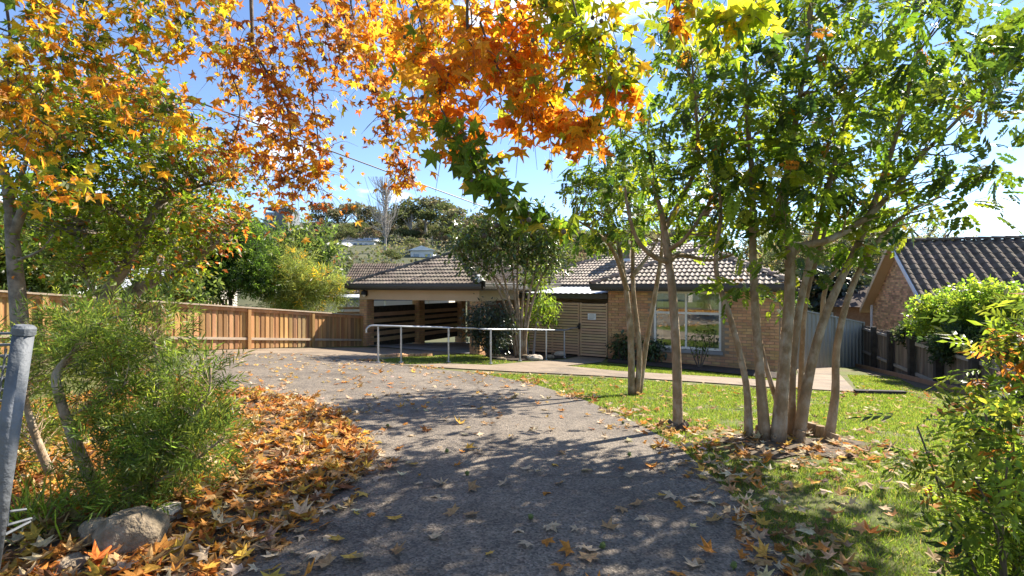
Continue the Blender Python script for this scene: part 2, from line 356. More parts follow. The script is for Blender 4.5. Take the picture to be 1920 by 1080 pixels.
def star(fold=0.16, curl=0.12, stalk=True, seed=0):
    r = random.Random(seed); tips = [(90, 1.0), (38, 0.92), (-14, 0.62), (142, 0.92), (194, 0.62)]
    tips.sort(); ring = []
    for i, (a, l) in enumerate(tips):
        l *= r.uniform(0.9, 1.08); ring.append((a + r.uniform(-4, 4), l, True))
        if i < 4: ring.append(((a + tips[i + 1][0]) / 2, 0.44, False))
    ring.append((270, 0.10, False)); V = [(0, 0, 0)]
    for a, l, tip in ring:
        t = math.radians(a); x, y = l * math.cos(t), l * math.sin(t)
        V.append((x, y, fold * abs(x) - curl * l * l * (1 if tip else 0.2) + r.uniform(-0.04, 0.04)))
    n = len(ring); Fq = [(0, 1 + i, 1 + (i + 1) % n) for i in range(n)]
    if stalk:
        k = len(V); V += [(0.015, -0.08, 0), (-0.015, -0.08, 0), (0.05, -0.75, 0.1)]; Fq.append((k, k + 1, k + 2))
    V = np.array(V) * 0.5; V[:, 1] += 0.0
    return V, np.array(Fq)
def rhomb(w=0.22, fold=0.05):
    return np.array([(0, 0, 0), (w, 0.45, fold), (0, 1, -0.08), (-w, 0.45, fold)], float), np.array([[0, 1, 2, 3]])
def whorl(n=9, w=0.045, spread=0.7, ln=0.5):
    V, Q = [], []
    for k in range(n):
        y = k / n * 0.75; t = k * 2.4; d = np.array([math.cos(t) * spread, 0.75, math.sin(t) * spread]); d /= np.linalg.norm(d)
        s = np.cross(d, [math.sin(t), 0, -math.cos(t)]); s /= np.linalg.norm(s) + 1e-9; b = np.array([0, y, 0]); i = len(V)
        V += [b, b + d * ln * 0.5 + s * w, b + d * ln, b + d * ln * 0.5 - s * w]; Q.append([i, i + 1, i + 2, i + 3])
    return np.array(V), np.array(Q)
def blob_points(blobs, deep=1.0):
    """blobs: (px, py, Y, rx px, ry px, depth radius m, n) -> points inside real ellipsoids"""
    out = []
    for px, py, Y, rx, ry, rd, n in blobs:
        q = unit(RNG.normal(size=(n, 3))) * (RNG.random((n, 1)) ** 0.42)
        out.append(np.array(at(px, py, Y)) + q * np.array([rx * Y / F, rd * deep, ry * Y / F]))
    return np.concatenate(out)
def tint(n, palette, jitter=0.18):
    cs = np.array([p[0] for p in palette]); w = np.array([p[1] for p in palette], float)
    c = cs[RNG.choice(len(cs), n, p=w / w.sum())]
    return np.clip(c * (1 + jitter * RNG.normal(size=(n, 1))) * (1 + 0.06 * RNG.normal(size=(n, 3))), 0.004, 0.9)
def twigs(mb, stems, C, r0=0.006, sag=0.1, sides=4, maxlen=3.0):
    """thin branches from the nearest stem point up to each clump"""
    S = np.concatenate([s[0] for s in stems])
    for c in C:
        d = np.linalg.norm(S - c, axis=1) + 0.35 * np.maximum(0, S[:, 2] - c[2] + 0.1) * 2
        a = S[d.argmin()]
        L = np.linalg.norm(c - a)
        if L < 0.05 or L > maxlen: continue
        mid = (a + c) / 2 + RNG.normal(size=3) * L * 0.08 + np.array([0, 0, -sag * L])
        P, R = smooth_path([a, mid, c], [r0 * (1 + L * 0.8), r0 * 0.8, r0 * 0.35], 3)
        mb.tube(P, R, sides, False)
def px_stem(pts, wbase, wtip, k=4, flare=0):
    """stem through (px, py, Y) points; widths in photo pixels at the points' own distance"""
    P = [at(*p) for p in pts]; n = len(P)
    R = [(wbase + (wtip - wbase) * i / (n - 1)) / 2 * pts[i][2] / F for i in range(n)]
    if flare: R[0] *= flare
    return smooth_path(P, R, k)
def clumps_to_leaves(C, per, spread, updown=0.0):
    n = len(C); P = np.repeat(C, per, axis=0) + RNG.normal(size=(n * per, 3)) * spread
    out = unit(P - np.repeat(C, per, axis=0) + 1e-6)
    return P, out

# ================================================================== GROUND, DRIVEWAY, PATHS
def axis(*segs):
    r = []
    for a, b, s in segs: r += list(np.arange(a, b, s))
    return np.array(r + [segs[-1][1]])
gxs = axis((-3000, -600, 800), (-600, -120, 60), (-120, -24, 6), (-24, 24, 0.5), (24, 120, 6), (120, 600, 60), (600, 3000, 800))
gys = axis((-3000, -60, 420), (-60, -8, 4), (-8, 24, 0.5), (24, 64, 2), (64, 220, 6), (220, 1000, 130), (1000, 3800, 700))
GV = np.array([(x, y, gz(x, y)) for y in gys for x in gxs]); nx = len(gxs)
GF = np.array([(j * nx + i, j * nx + i + 1, (j + 1) * nx + i + 1, (j + 1) * nx + i) for j in range(len(gys) - 1) for i in range(nx - 1)])
gcx, gcy = GV[GF].mean(1)[:, 0], GV[GF].mean(1)[:, 1]
gm = mesh_np('ground', GV, [GF], 'turf', True); gm.materials.append(MATS['hill'])
gm.polygons.foreach_set('material_index', ((gcy > 24) | (abs(gcx) > 20)).astype(np.int32))
tag(link(bpy.data.objects.new('ground', gm)), kind='structure')

def GP(l): return [(lambda v: (v.x, v.y))(G(*p)) for p in l]
drive_left = GP([(420, 1080), (480, 1035), (590, 962), (685, 890), (703, 860), (688, 825), (640, 782), (570, 750), (480, 735), (380, 735)])
drive_right = GP([(690, 677), (800, 691), (900, 701), (990, 718), (1080, 745), (1150, 773), (1210, 803), (1270, 838), (1330, 890), (1400, 960), (1450, 1020), (1500, 1080)])
drive_poly = [(-1.62, -9), (-1.55, 0)] + drive_left + GP([(240, 722), (170, 695), (270, 668), (420, 662), (560, 663)]) + drive_right + [(1.6, 0), (1.7, -9)]
drape('driveway', drive_poly, 0.010, 'asphalt')
drape('concrete_apron', GP([(360, 664), (560, 664), (690, 677), (760, 670), (880, 663), (700, 652), (420, 655)]), 0.016, 'concrete_tan')
path_poly = GP([(700, 682), (770, 685), (841, 683), (920, 686), (975, 681), (1060, 675), (1090, 668), (1137, 672), (1128, 680), (1060, 687), (1160, 697), (1394, 711), (1486, 718), (1496, 700), (1490, 669), (1548, 669), (1553, 680), (1605, 736), (1440, 727), (1300, 717), (1140, 707), (1000, 700), (850, 692)])
drape('footpath', path_poly, 0.022, 'concrete_tan')
mb = MB()
edge = [G(*p) for p in [(850, 692), (1000, 700), (1140, 707), (1300, 717), (1440, 727), (1605, 736)]]
for a, b in zip(edge, edge[1:]):
    d = (b - a).normalized(); n = Vector((-d.y, d.x, 0)); mb.box(a - ZU * 0.10 - n * 0.05, b - a, n * 0.05, ZU * 0.095)
tag(mb.build('path_kerb', 'timber_black'), kind='structure')
bed_poly = GP([(1142, 671), (1250, 679), (1470, 701), (1484, 714), (1380, 703), (1235, 689), (1138, 680)])
drape('garden_bed', bed_poly, 0.03, 'mulch', 0.3)
drape('rail_bed', GP([(905, 660), (985, 655), (1075, 662), (1085, 668), (1056, 673), (1010, 676), (960, 677), (920, 672)]), 0.03, 'mulch', 0.3)
litter_poly = [(-9, 0.5)] + [(-1.6, 0.5)] + drive_left + GP([(240, 727), (60, 760), (-300, 800)])
drape('leaf_bed', litter_poly, 0.014, 'soil')
drape('fence_bed', GP([(1560, 669), (1625, 681), (1740, 722), (1900, 790), (2050, 900), (1830, 790), (1700, 735)]), 0.012, 'soil')
lawn_poly = [drive_right[i] for i in range(2, 12)] + [(1.5, 0.4), (8, 0.4), (9.2, 8.5)] + GP([(1720, 728), (1640, 688), (1570, 676), (1612, 738), (1440, 730), (1300, 720), (1140, 710), (1000, 703)])
strip_poly = GP([(1065, 688), (1132, 682), (1236, 690), (1380, 704), (1484, 716), (1394, 710), (1160, 696)])
patch_poly = GP([(690, 675), (745, 668), (900, 664), (925, 675), (975, 679), (920, 684), (841, 681), (770, 683)])

# ================================================================== ROOF TILES
def tile_mesh(name, mat, w=0.30, ln=0.37, amp=0.03, rolls=2, lip=0.045):
    xs = np.linspace(-w / 2, w / 2, 5 * rolls + 2); n = len(xs)
    if rolls == 2: z = amp * np.clip(np.sin((xs / w + 0.5) * 2 * math.pi * 2 - 0.5), -0.15, 1)
    else: z = amp * np.sin((xs / w + 0.5) * 2 * math.pi)
    V = [(x, -0.02, a - lip * 0.3) for x, a in zip(xs, z)] + [(x, -0.02, a + lip) for x, a in zip(xs, z)] + [(x, ln - 0.02, a) for x, a in zip(xs, z)]
    Fq = [(i, i + 1, n + i + 1, n + i) for i in range(n - 1)] + [(n + i, n + i + 1, 2 * n + i + 1, 2 * n + i) for i in range(n - 1)]
    return mesh_np(name, V, [np.array(Fq)], mat)
def cap_mesh(name, mat, r=0.12, ln=0.42):
    th = np.linspace(-0.15, math.pi + 0.15, 8); V = []
    for y, rr in ((0, r * 1.06), (ln, r * 0.92)):
        V += [(rr * math.cos(t), y, rr * 0.75 * math.sin(t)) for t in th]
    V += [(r * 0.85 * math.cos(t), 0.0, r * 0.6 * math.sin(t)) for t in th]
    Fq = [(i + 1, i, 8 + i, 8 + i + 1) for i in range(7)] + [(i, i + 1, 16 + i + 1, 16 + i) for i in range(7)]
    return mesh_np(name, V, [np.array(Fq)], mat, True)
def tile_face(o, u, up, length, rng, gauge=0.32, w=0.30):
    """matrices of tiles on a face: o = lower corner of the eave, u along it, up the slope"""
    out = []; nrm = u.cross(up).normalized(); i = 0
    while i * gauge < length:
        v = i * gauge; lo, hi = rng(v + 0.15)
        for k in range(int(math.floor(lo / w)) - 1, int(hi / w) + 2):
            c = (k + 0.5) * w
            if lo - 0.06 < c < hi + 0.06: out.append(frame(o + u * c + up * v + nrm * RNG.uniform(0, 0.006), u, (up + u * RNG.normal() * 0.008).normalized(), nrm))
        i += 1
    return out
def cap_line(a, b, step=0.37):
    d = (b - a); n = max(1, int(d.length / step)); d.normalize(); x = d.cross(ZU).normalized(); z = x.cross(d)
    return [frame(a + d * (step * i) + z * 0.03, x, (d - z * 0.03).normalized(), z) for i in range(n)]
def hip_roof(root, O, u, v, w, d, pitch, tile, cap, zinc_low=False, limit=300, extra=None, name='roof'):
    """hip roof over a w x d rectangle with eave corner O; builds under-sheet, tiles of the front (and right) face, caps"""
    tp = math.tan(pitch); h = min(w, d) / 2; rise = h * tp
    A, B, C, E_ = O, O + u * w, O + u * w + v * d, O + v * d
    if d >= w: R1, R2 = O + u * h + v * h + ZU * rise, O + u * h + v * (d - h) + ZU * rise
    else: R1, R2 = O + u * h + v * h + ZU * rise, O + u * (w - h) + v * h + ZU * rise
    mb = MB(); lo = -ZU * 0.05
    pts = [p + lo for p in (A, B, C, E_, R1, R2)]
    if d >= w: fs = [(0, 1, 4), (1, 2, 5, 4), (2, 3, 5), (3, 0, 4, 5)]
    else: fs = [(0, 1, 5, 4), (1, 2, 5), (2, 3, 4, 5), (3, 0, 4)]
    mb.add(pts, fs + [(3, 2, 1, 0)])
    roof = mb.build(name, 'roof_under', root)
    c = math.cos(pitch); L = h / c; upf = (v * c + ZU * math.sin(pitch)); upr = (-u * c + ZU * math.sin(pitch))
    if d >= w: front = tile_face(A, u, upf, L, lambda s: (s * c, w - s * c))
    else: front = tile_face(A, u, upf, L, lambda s: (s * c, w - s * c))
    right = tile_face(B, v, upr, L, lambda s: (s * c, d - s * c))
    pieces('tile', tile, front + right + (extra or []), roof, limit)
    caps = cap_line(A, R1) + cap_line(R1, R2)
    cr_ = cap_line(B, R1 if d >= w else R2)
    pieces('ridge_cap', cap, caps + cr_[2 if zinc_low else 0:], roof, 90)
    if zinc_low:
        for m in cr_[:2]:
            o = bpy.data.objects.new('flashing_cap', cap_mesh('flashing_cap', 'zinc', 0.13, 0.36)); COL.objects.link(o); o.parent = roof; o.matrix_basis = m
            o['label'] = 'shiny zinc cap at the foot of the hip'
    return roof, (A, B, C, E_)
def gutter(root, A, B, out, h=0.14, dpt=0.12, z=0.02, name='gutter'):
    """square gutter with a rolled lip in front of a fascia from A to B; out = outward direction"""
    u = (B - A).normalized(); mb = MB()
    prof = [(0, -h), (dpt, -h), (dpt + 0.012, -h * 0.5), (dpt, z), (dpt + 0.018, z + 0.008), (dpt + 0.004, z + 0.02), (dpt - 0.012, z), (dpt - 0.012, -h + 0.02), (0, -h + 0.02)]
    mb.poly_prism([A + out * a + ZU * b for a, b in prof], B - A)
    mb.box(A - ZU * (h + 0.06), B - A, -out * 0.025, ZU * (h + 0.05))
    return mb.build(name, 'gutter', root)
BRICK = bevel_box('brick', 0.228, 0.03, 0.074, 'brick', 0.004)
BRICK_H = bevel_box('brick', 0.112, 0.03, 0.074, 'brick', 0.004)
def brick_rows(o, u, n, w, z0, z1, keep=lambda a, z: True, pitch=0.24, course=0.086):
    """frames of stretcher-bond bricks on the plane through o with outward normal n"""
    full, half = [], []; r = 0; z = z0
    while z + 0.07 < z1:
        off = 0 if r % 2 == 0 else -pitch / 2
        k = 0
        while True:
            a0, a1 = off + k * pitch, off + k * pitch + 0.23
            if a0 > w - 0.05: break
            cx = (a0 + a1) / 2
            small = False
            if a0 < -0.01: cx = 0.056; small = True
            elif a1 > w + 0.01:
                cx = a0 + 0.056; small = True
                if a0 + 0.115 > w + 0.03: k += 1; continue
            if keep(cx, z + 0.04, 0.056 if small else 0.114):
                m = frame(o + u * cx + ZU * (z + 0.043) + n * RNG.uniform(-0.002, 0.003), u, -n, ZU)
                (half if small else full).append(m)
            k += 1
        r += 1; z += course
    return full, half

# ================================================================== BRICK HOUSE
H0 = Vector((3.2, 17.0, 0)); ZB, ZE = -1.25, 1.53
def HU(u, v, z=0.0): return H0 + W2 * u + D2 * v + ZU * z
house = thing('brick_house', 'orange brick bungalow with tiled hip roof behind the garden trees', 'house', HU(2.5, 3, gz(5.5, 15.8)))
FWID = 5.06; wu0, wu1, wz0, wz1 = 1.49, 3.50, -0.45, 1.33
mb = MB()                                        # mortar core of the front wall, opening left for the window
mb.box(HU(0, 0, ZB), W2 * wu0, D2 * 0.25, ZU * (ZE - ZB - 0.08)); mb.box(HU(wu1, 0, ZB), W2 * (FWID - wu1), D2 * 0.25, ZU * (ZE - ZB - 0.08))
mb.box(HU(wu0, 0.001, ZB), W2 * (wu1 - wu0), D2 * 0.248, ZU * (wz0 - 0.11 - ZB)); mb.box(HU(wu0, 0.001, wz1), W2 * (wu1 - wu0), D2 * 0.248, ZU * (ZE - 0.08 - wz1))
mb.box(HU(FWID - 0.25, 0.251, ZB), W2 * 0.25, D2 * 9.2, ZU * (ZE - ZB - 0.08))
mb.box(HU(0, 0.251, ZB), W2 * 0.25, D2 * 3.2, ZU * (ZE - ZB - 0.08))
wall = mb.build('wall', 'mortar_dark', house)
def keep(a, z, hw): return not (wu0 - hw < a < wu1 + hw - 0.01 and wz0 - 0.13 < z < wz1 + 0.02)
full, half = brick_rows(HU(0, -0.004), W2, -D2, FWID, -1.12, 1.42, keep)
f2, h2 = brick_rows(HU(FWID + 0.004, 0.02), D2, W2, 4.0, -1.12, 1.42, lambda a, z, h: True)
pieces('brick', BRICK, full + f2, wall, 280); pieces('brick', BRICK_H, half, wall, 20, 'half_brick_field')
mb = MB(); mb.box(HU(wu0 - 0.05, -0.05, wz0 - 0.11), W2 * (wu1 - wu0 + 0.1), D2 * 0.16, ZU * 0.10); mb.build('window_ledge', 'concrete_grey', house)
win = MB()
fw = 0.07
for a, b, c, d in [(wu0, wu0 + fw, wz0, wz1), (wu1 - fw, wu1, wz0, wz1), (wu0 + fw, wu1 - fw, wz1 - fw, wz1), (wu0 + fw, wu1 - fw, wz0, wz0 + fw)]:
    win.box(HU(a, 0.04, c), W2 * (b - a), D2 * 0.09, ZU * (d - c))
window = win.build('window', 'white_paint', house)
um, zt = 2.475, 0.66
mb = MB(); mb.box(HU(um - 0.028, 0.045, wz0 + fw), W2 * 0.056, D2 * 0.07, ZU * (wz1 - wz0 - 2 * fw)); mb.build('mullion', 'white_paint', window)
mb = MB()
for a, b in ((wu0 + fw, um - 0.028), (um + 0.028, wu1 - fw)):
    mb.box(HU(a, 0.042, zt - 0.035), W2 * (b - a), D2 * 0.075, ZU * 0.03); mb.box(HU(a, 0.047, zt - 0.001), W2 * (b - a), D2 * 0.065, ZU * 0.035)
mb.build('transom', 'white_paint', window)
for a, b in ((wu0 + fw, um - 0.028), (um + 0.028, wu1 - fw)):
    for c, d in ((wz0 + fw, zt - 0.035), (zt + 0.034, wz1 - fw)):
        mb = MB(); mb.box(HU(a, 0.085, c), W2 * (b - a), D2 * 0.005, ZU * (d - c)); mb.build('pane', 'glass', window)
for a, b in ((wu0 + 0.06, wu0 + 0.26), (wu1 - 0.24, wu1 - 0.06)):       # gathered curtains
    P = []; k = 25
    for i in range(k): P.append(HU(a + (b - a) * i / (k - 1), 0.20 + 0.022 * math.sin(i * 1.7), 0))
    V = [p + ZU * wz0 for p in P] + [p + ZU * (wz1 - 0.03) for p in P]
    m2 = MB(); m2.add(V, [(i, i + 1, k + i + 1, k + i) for i in range(k - 1)]); m2.build('curtain', 'curtain', window, True)
mb = MB(); mb.box(HU(0.26, 4.2, -0.9), W2 * (FWID - 0.55), D2 * 0.1, ZU * 2.4); mb.box(HU(0.26, 0.3, -0.95), W2 * (FWID - 0.55), D2 * 3.9, ZU * 0.04)
mb.box(HU(0.26, 0.3, 1.40), W2 * (FWID - 0.55), D2 * 3.9, ZU * 0.03); mb.build('room_lining', 'render_tan', house)
mb = MB(); mb.box(HU(1.2, 1.4, -0.9), W2 * 2.3, D2 * 0.8, ZU * 0.45); mb.box(HU(1.2, 2.0, -0.449), W2 * 2.3, D2 * 0.2, ZU * 0.4)
mb.build('sofa', 'concrete_grey', house)
# main body behind
mb = MB()
mb.box(HU(-6.0, 3.5, ZB), W2 * 11.0, D2 * 0.2, ZU * (1.48 - ZB))
mb.build('rear_wall', 'render_tan', house)
TILE_W = tile_mesh('tile', 'tile_warm'); CAP_W = cap_mesh('ridge_cap', 'cap_warm')
P22 = math.radians(23.5); P_MAIN = math.radians(22)
cM = math.cos(P_MAIN); Om = HU(-5.6, 3.05, ZE); wm, dm = 11.4, 9.4
main_tiles = tile_face(Om, W2, (D2 * cM + ZU * math.sin(P_MAIN)), dm / 2 / cM, lambda s: (s * cM, wm - s * cM))
mb = MB(); hM = dm / 2; rM = hM * math.tan(P_MAIN)
q = [Om, Om + W2 * wm, Om + W2 * wm + D2 * dm, Om + D2 * dm, Om + W2 * hM + D2 * hM + ZU * rM, Om + W2 * (wm - hM) + D2 * hM + ZU * rM]
mb.add([p - ZU * 0.05 for p in q], [(0, 1, 5, 4), (1, 2, 5), (2, 3, 4, 5), (3, 0, 4), (3, 2, 1, 0)])
roof_m = mb.build('main_roof', 'roof_under', house)
pieces('ridge_cap', CAP_W, cap_line(q[0], q[4]) + cap_line(q[4], q[5]), roof_m, 60)
roof_w, cw = hip_roof(house, HU(-0.45, -0.45, ZE), W2, D2, FWID + 0.9, 11.0, P22, TILE_W, CAP_W, extra=main_tiles)
gutter(house, HU(-0.45, -0.43, ZE), HU(FWID + 0.45, -0.43, ZE), -D2)
gutter(house, HU(FWID + 0.43, -0.45, ZE), HU(FWID + 0.43, 9, ZE), W2)
gutter(house, HU(-5.6, 3.07, ZE), HU(-0.46, 3.07, ZE), -D2)
mb = MB(); mb.box(HU(-0.43, -0.43, ZE - 0.165), W2 * (FWID + 0.84), D2 * 0.44, ZU * 0.015); mb.build('soffit', 'white_paint', house)
cp = HU(-1.3, 5.9, 2.55); mb = MB()
s0, s1 = 0.30, 0.24
mb.add([cp + W2 * a * s0 + D2 * b * s0 for a, b in ((-1, -1), (1, -1), (1, 1), (-1, 1))] + [cp + W2 * a * s1 + D2 * b * s1 + ZU * 1.05 for a, b in ((-1, -1), (1, -1), (1, 1), (-1, 1))],
       [(0, 1, 5, 4), (1, 2, 6, 5), (2, 3, 7, 6), (3, 0, 4, 7), (4, 5, 6, 7)])
chim = mb.build('chimney', 'rock', house)
mb = MB(); mb.box(cp - W2 * 0.34 - D2 * 0.36 - ZU * 0.1, W2 * 0.68, D2 * 0.05, ZU * 0.24); mb.build('flashing', 'zinc', chim)
mb = MB(); mb.tube([cp + ZU * 1.04, cp + ZU * 1.25], 0.12, 10); mb.build('flue', 'rock', chim)
an = HU(-1.9, 6.6, 2.9); mb = MB(); mb.tube([an, an + ZU * 2.1], 0.018, 6)
for k in range(5): mb.tube([an + ZU * (1.5 + 0.12 * k) - W2 * (0.45 - 0.05 * k), an + ZU * (1.5 + 0.12 * k) + W2 * (0.45 - 0.05 * k)], 0.008, 4)
tag(mb.build('television_antenna', 'galv_dull'), 'thin television antenna mast on the house roof by the chimney', 'antenna')
mb = MB(); mb.box(HU(FWID + 0.02, 1.3, -0.25), W2 * 0.22, D2 * 0.5, ZU * 0.95); mb.box(HU(FWID + 0.02, 1.28, 0.69), W2 * 0.25, D2 * 0.54, ZU * 0.03)
tag(mb.build('meter_box', 'house_cream'), 'cream meter box on the side wall of the brick house', 'meter box')

# awning of corrugated iron over the slat gate
aw = thing('awning', 'pale corrugated iron awning above the cream slat gate', 'awning', HU(-2, 1.5, gz(1.5, 18)))
N_ = 90; V = []
for i in range(N_ + 1):
    u = -4.6 + 4.5 * i / N_; zz = 0.012 * math.sin(i * math.pi / 2 * 1.0)
    V += [HU(u, 0.02 - 0.0 * u, 1.25 + zz), HU(u, 2.95, 1.46 + zz)]
mb = MB(); mb.add(V, [(2 * i, 2 * i + 2, 2 * i + 3, 2 * i + 1) for i in range(N_)]); mb.build('roof_sheet', 'zinc', aw)
mb = MB(); mb.box(HU(-4.6, 0.06, 1.06), W2 * 4.55, D2 * 0.06, ZU * 0.16); mb.build('beam', 'gutter', aw)
for k in range(4):
    mb = MB(); mb.box(HU(-4.5 + 1.4 * k, 0.13, 1.10), W2 * 0.05, D2 * 2.8, ZU * 0.11); mb.build('rafter', 'timber_brown', aw)

# cream slat gate and the fixed slat panel beside it
SLAT = {}
def slat_panel(root, ua, ub, zb, zt_, name='slat'):
    w = ub - ua; n = int(round((zt_ - zb) / 0.094)); me = bevel_box('slat', w, 0.022, 0.073, 'timber_cream', 0.004)
    pieces('slat', me, [frame(HU((ua + ub) / 2, 0.0, zb + 0.047 + 0.094 * i), W2, D2, ZU) for i in range(n)], root)
gp = thing('fixed_slat_fence', 'wide fixed cream panel of horizontal timber slats joined to gate', 'fence panel', HU(-2, 0, gz(1.5, 18)))
slat_panel(gp, -3.15, -1.045, -0.86, 0.93)
for u in (-3.12, -2.1, -1.10):
    mb = MB(); mb.box(HU(u, 0.016, -0.95), W2 * 0.06, D2 * 0.05, ZU * 1.87); mb.build('post', 'timber_cream', gp)
mb = MB(); mb.box(HU(-3.14, 0.075, -0.9), W2 * 2.08, D2 * 0.01, ZU * 1.8); mb.build('gap_shade_sheet', 'dark', gp)  # added dark sheet, stands in for the shade seen between the slats
gt = thing('slat_gate', 'narrow cream timber slat gate with a small white notice', 'gate', HU(-0.5, 0, gz(2.7, 17.2)))
slat_panel(gt, -1.025, -0.03, -0.88, 0.93)
for u in (-1.02, -0.09):
    mb = MB(); mb.box(HU(u, 0.016, -0.88), W2 * 0.06, D2 * 0.04, ZU * 1.81); mb.build('stile', 'timber_cream', gt)
mb = MB(); mb.box(HU(-1.02, 0.075, -0.9), W2 * 0.98, D2 * 0.01, ZU * 1.8); mb.build('gap_shade_sheet', 'dark', gt)  # same added sheet behind the gate, shade of the gaps as colour
mb = MB(); mb.box(HU(-1.06, -0.05, 0.02), W2 * 0.07, D2 * 0.04, ZU * 0.2); mb.box(HU(-1.09, -0.08, 0.1), W2 * 0.03, D2 * 0.04, ZU * 0.05); mb.build('latch', 'black', gt)
mb = MB(); mb.box(HU(-0.72, -0.022, 0.36), W2 * 0.29, D2 * 0.008, ZU * 0.21)
sg = tag(mb.build('notice', 'white_cool'), 'small white notice plate fixed to the slat gate', 'sign')
for k, (a, b) in enumerate(((0.06, 0.23), (0.03, 0.26), (0.03, 0.25), (0.04, 0.22))):
    mb = MB(); mb.box(HU(-0.72 + a, -0.0245, 0.52 - 0.042 * k), W2 * (b - a), D2 * 0.002, ZU * 0.012); mb.build('print_line', 'concrete_grey', sg)

# ================================================================== CARPORT
C0 = Vector((-5.59, 19.3, 0))
def CU(u, v, z=0.0): return C0 + W2 * u + D2 * v + ZU * z
car = thing('carport', 'brick pillared carport with tiled hip roof beside the timber fence', 'carport', CU(2.6, 3, gz(-2, 20)))
CW, CD = 5.2, 6.4
TILE_G = tile_mesh('tile', 'tile_grey'); CAP_G = cap_mesh('ridge_cap', 'tile_grey')
croof, _ = hip_roof(car, CU(-0.42, -0.42, 1.55), W2, D2, CW + 0.84, CD + 0.9, math.radians(23.5), TILE_G, CAP_G, True)
gutter(car, CU(-0.44, -0.40, 1.55), CU(CW + 0.44, -0.40, 1.55), -D2)
gutter(car, CU(CW + 0.40, -0.42, 1.55), CU(CW + 0.40, CD, 1.55), W2)
mb = MB(); mb.box(CU(-0.1, -0.12, 1.0), W2 * (CW + 0.2), D2 * 0.2, ZU * 0.36); mb.build('front_beam', 'render_tan', car)
mb = MB(); mb.box(CU(CW - 0.1, 0.085, 1.0), W2 * 0.2, D2 * (CD - 0.2), ZU * 0.358); mb.build('side_beam', 'render_tan', car)
mb = MB(); mb.box(CU(-0.1, 0.085, 1.0), W2 * 0.2, D2 * (CD - 0.2), ZU * 0.358); mb.build('side_beam', 'render_tan', car)
mb = MB(); mb.box(CU(-0.4, -0.4, 1.365), W2 * (CW + 0.8), D2 * (CD + 0.6), ZU * 0.02); mb.build('ceiling_lining', 'timber_brown', car)
def pillar(u, v, w=0.36, top=1.0):
    g = CU(u, v); zb = gz(g.x, g.y) - 0.15; m = MB(); m.box(CU(u - w / 2, v - w / 2, zb), W2 * w, D2 * w, ZU * (top - zb)); p = m.build('pillar', 'mortar_dark', car)
    fu, hf = brick_rows(CU(u - w / 2, v - w / 2 - 0.004), W2, -D2, w, zb + 0.1, top, lambda a, z, h: True)
    fr, hr = brick_rows(CU(u + w / 2 + 0.004, v - w / 2), D2, W2, w, zb + 0.1, top, lambda a, z, h: True)
    pieces('brick', BRICK, fu + fr, p, 90); pieces('brick', BRICK_H, hf + hr, p, 60)
for u, v in ((0.08, 0.08), (CW - 0.1, 0.08), (0.08, 3.05), (0.08, 6.1), (CW - 0.1, 3.2)): pillar(u, v)
mb = MB(); mb.box(CU(0.26, CD, -0.95), W2 * (CW - 0.5), D2 * 0.12, ZU * 2.3); mb.build('rear_wall', 'timber_brown', car)
mb = MB(); mb.box(CU(0.3, CD - 0.05, 0.62), W2 * 1.6, D2 * 0.04, ZU * 0.42); mb.build('cream_board', 'house_cream', car)
for va, vb in ((0.28, 2.85), (3.25, 5.9)):
    me = bevel_box('board', vb - va, 0.03, 0.15, 'board_brown', 0.006)
    pieces('board', me, [frame(CU(0.10, (va + vb) / 2, -0.58 + 0.245 * i), D2, -W2, ZU) for i in range(5)], car)
mb = MB(); mb.box(CU(0.02, 0.27, -0.9), W2 * 0.02, D2 * 5.7, ZU * 1.62); mb.build('gap_shade_backing', 'timber_black', car)  # added sheet, coloured dark as the shade between the boards
drape('carport_floor', [CU(0, -0.1).to_2d(), CU(CW, -0.1).to_2d(), CU(CW, CD).to_2d(), CU(0, CD).to_2d()], 0.028, 'concrete_grey')
lp = thing('wall_lamp', 'small black bulkhead lamp on the carport beam above pillar', 'lamp', CU(0.25, -0.2, 1.2))
mb = MB(); mb.box(CU(0.18, -0.145, 1.12), W2 * 0.14, D2 * 0.024, ZU * 0.2); mb.build('bracket', 'black', lp)
mb = MB(); c = CU(0.25, -0.22, 1.26); mb.tube([c + ZU * 0.08, c + ZU * 0.05, c - ZU * 0.02, c - ZU * 0.09], [0.03, 0.09, 0.12, 0.13], 10); mb.build('shade', 'black', lp)
mb = MB(); mb.tube([c - ZU * 0.091, c - ZU * 0.14, c - ZU * 0.17], [0.06, 0.05, 0.02], 8); mb.build('bulb', 'white_paint', lp)

# ================================================================== HANDRAIL
hr = thing('handrail', 'long galvanised pipe handrail on seven posts beside the footpath', 'handrail', G(841, 681))
tops = []
for px, fy in ((709, 681), (752, 681), (841, 680), (920, 683), (975, 678), (1024, 676), (1058, 672)):
    g = G(px, fy); t = g + ZU * 0.90; tops.append(t)
    mb = MB(); mb.tube([g - ZU * 0.1, t], 0.024, 8); mb.build('post', 'galv', hr)
    mb = MB(); mb.tube([g + ZU * 0.012, g + ZU * 0.034], 0.06, 10); mb.build('base_plate', 'galv', hr)
t0 = tops[0]; d0 = (tops[0] - tops[1]).normalized(); ge = HU(-1.08, -0.04, 0.08)
pts = [t0 + d0 * 0.28 - ZU * 0.17, t0 + d0 * 0.27 - ZU * 0.07, t0 + d0 * 0.19 + ZU * 0.0, t0 + d0 * 0.08 + ZU * 0.012] + [t + ZU * 0.012 for t in tops] + [(tops[-1] + ge) / 2 + ZU * 0.02, ge]
P, R = smooth_path(pts, [0.025] * len(pts), 5); mb = MB(); mb.tube(P, R, 8); mb.build('rail', 'galv', hr, True)

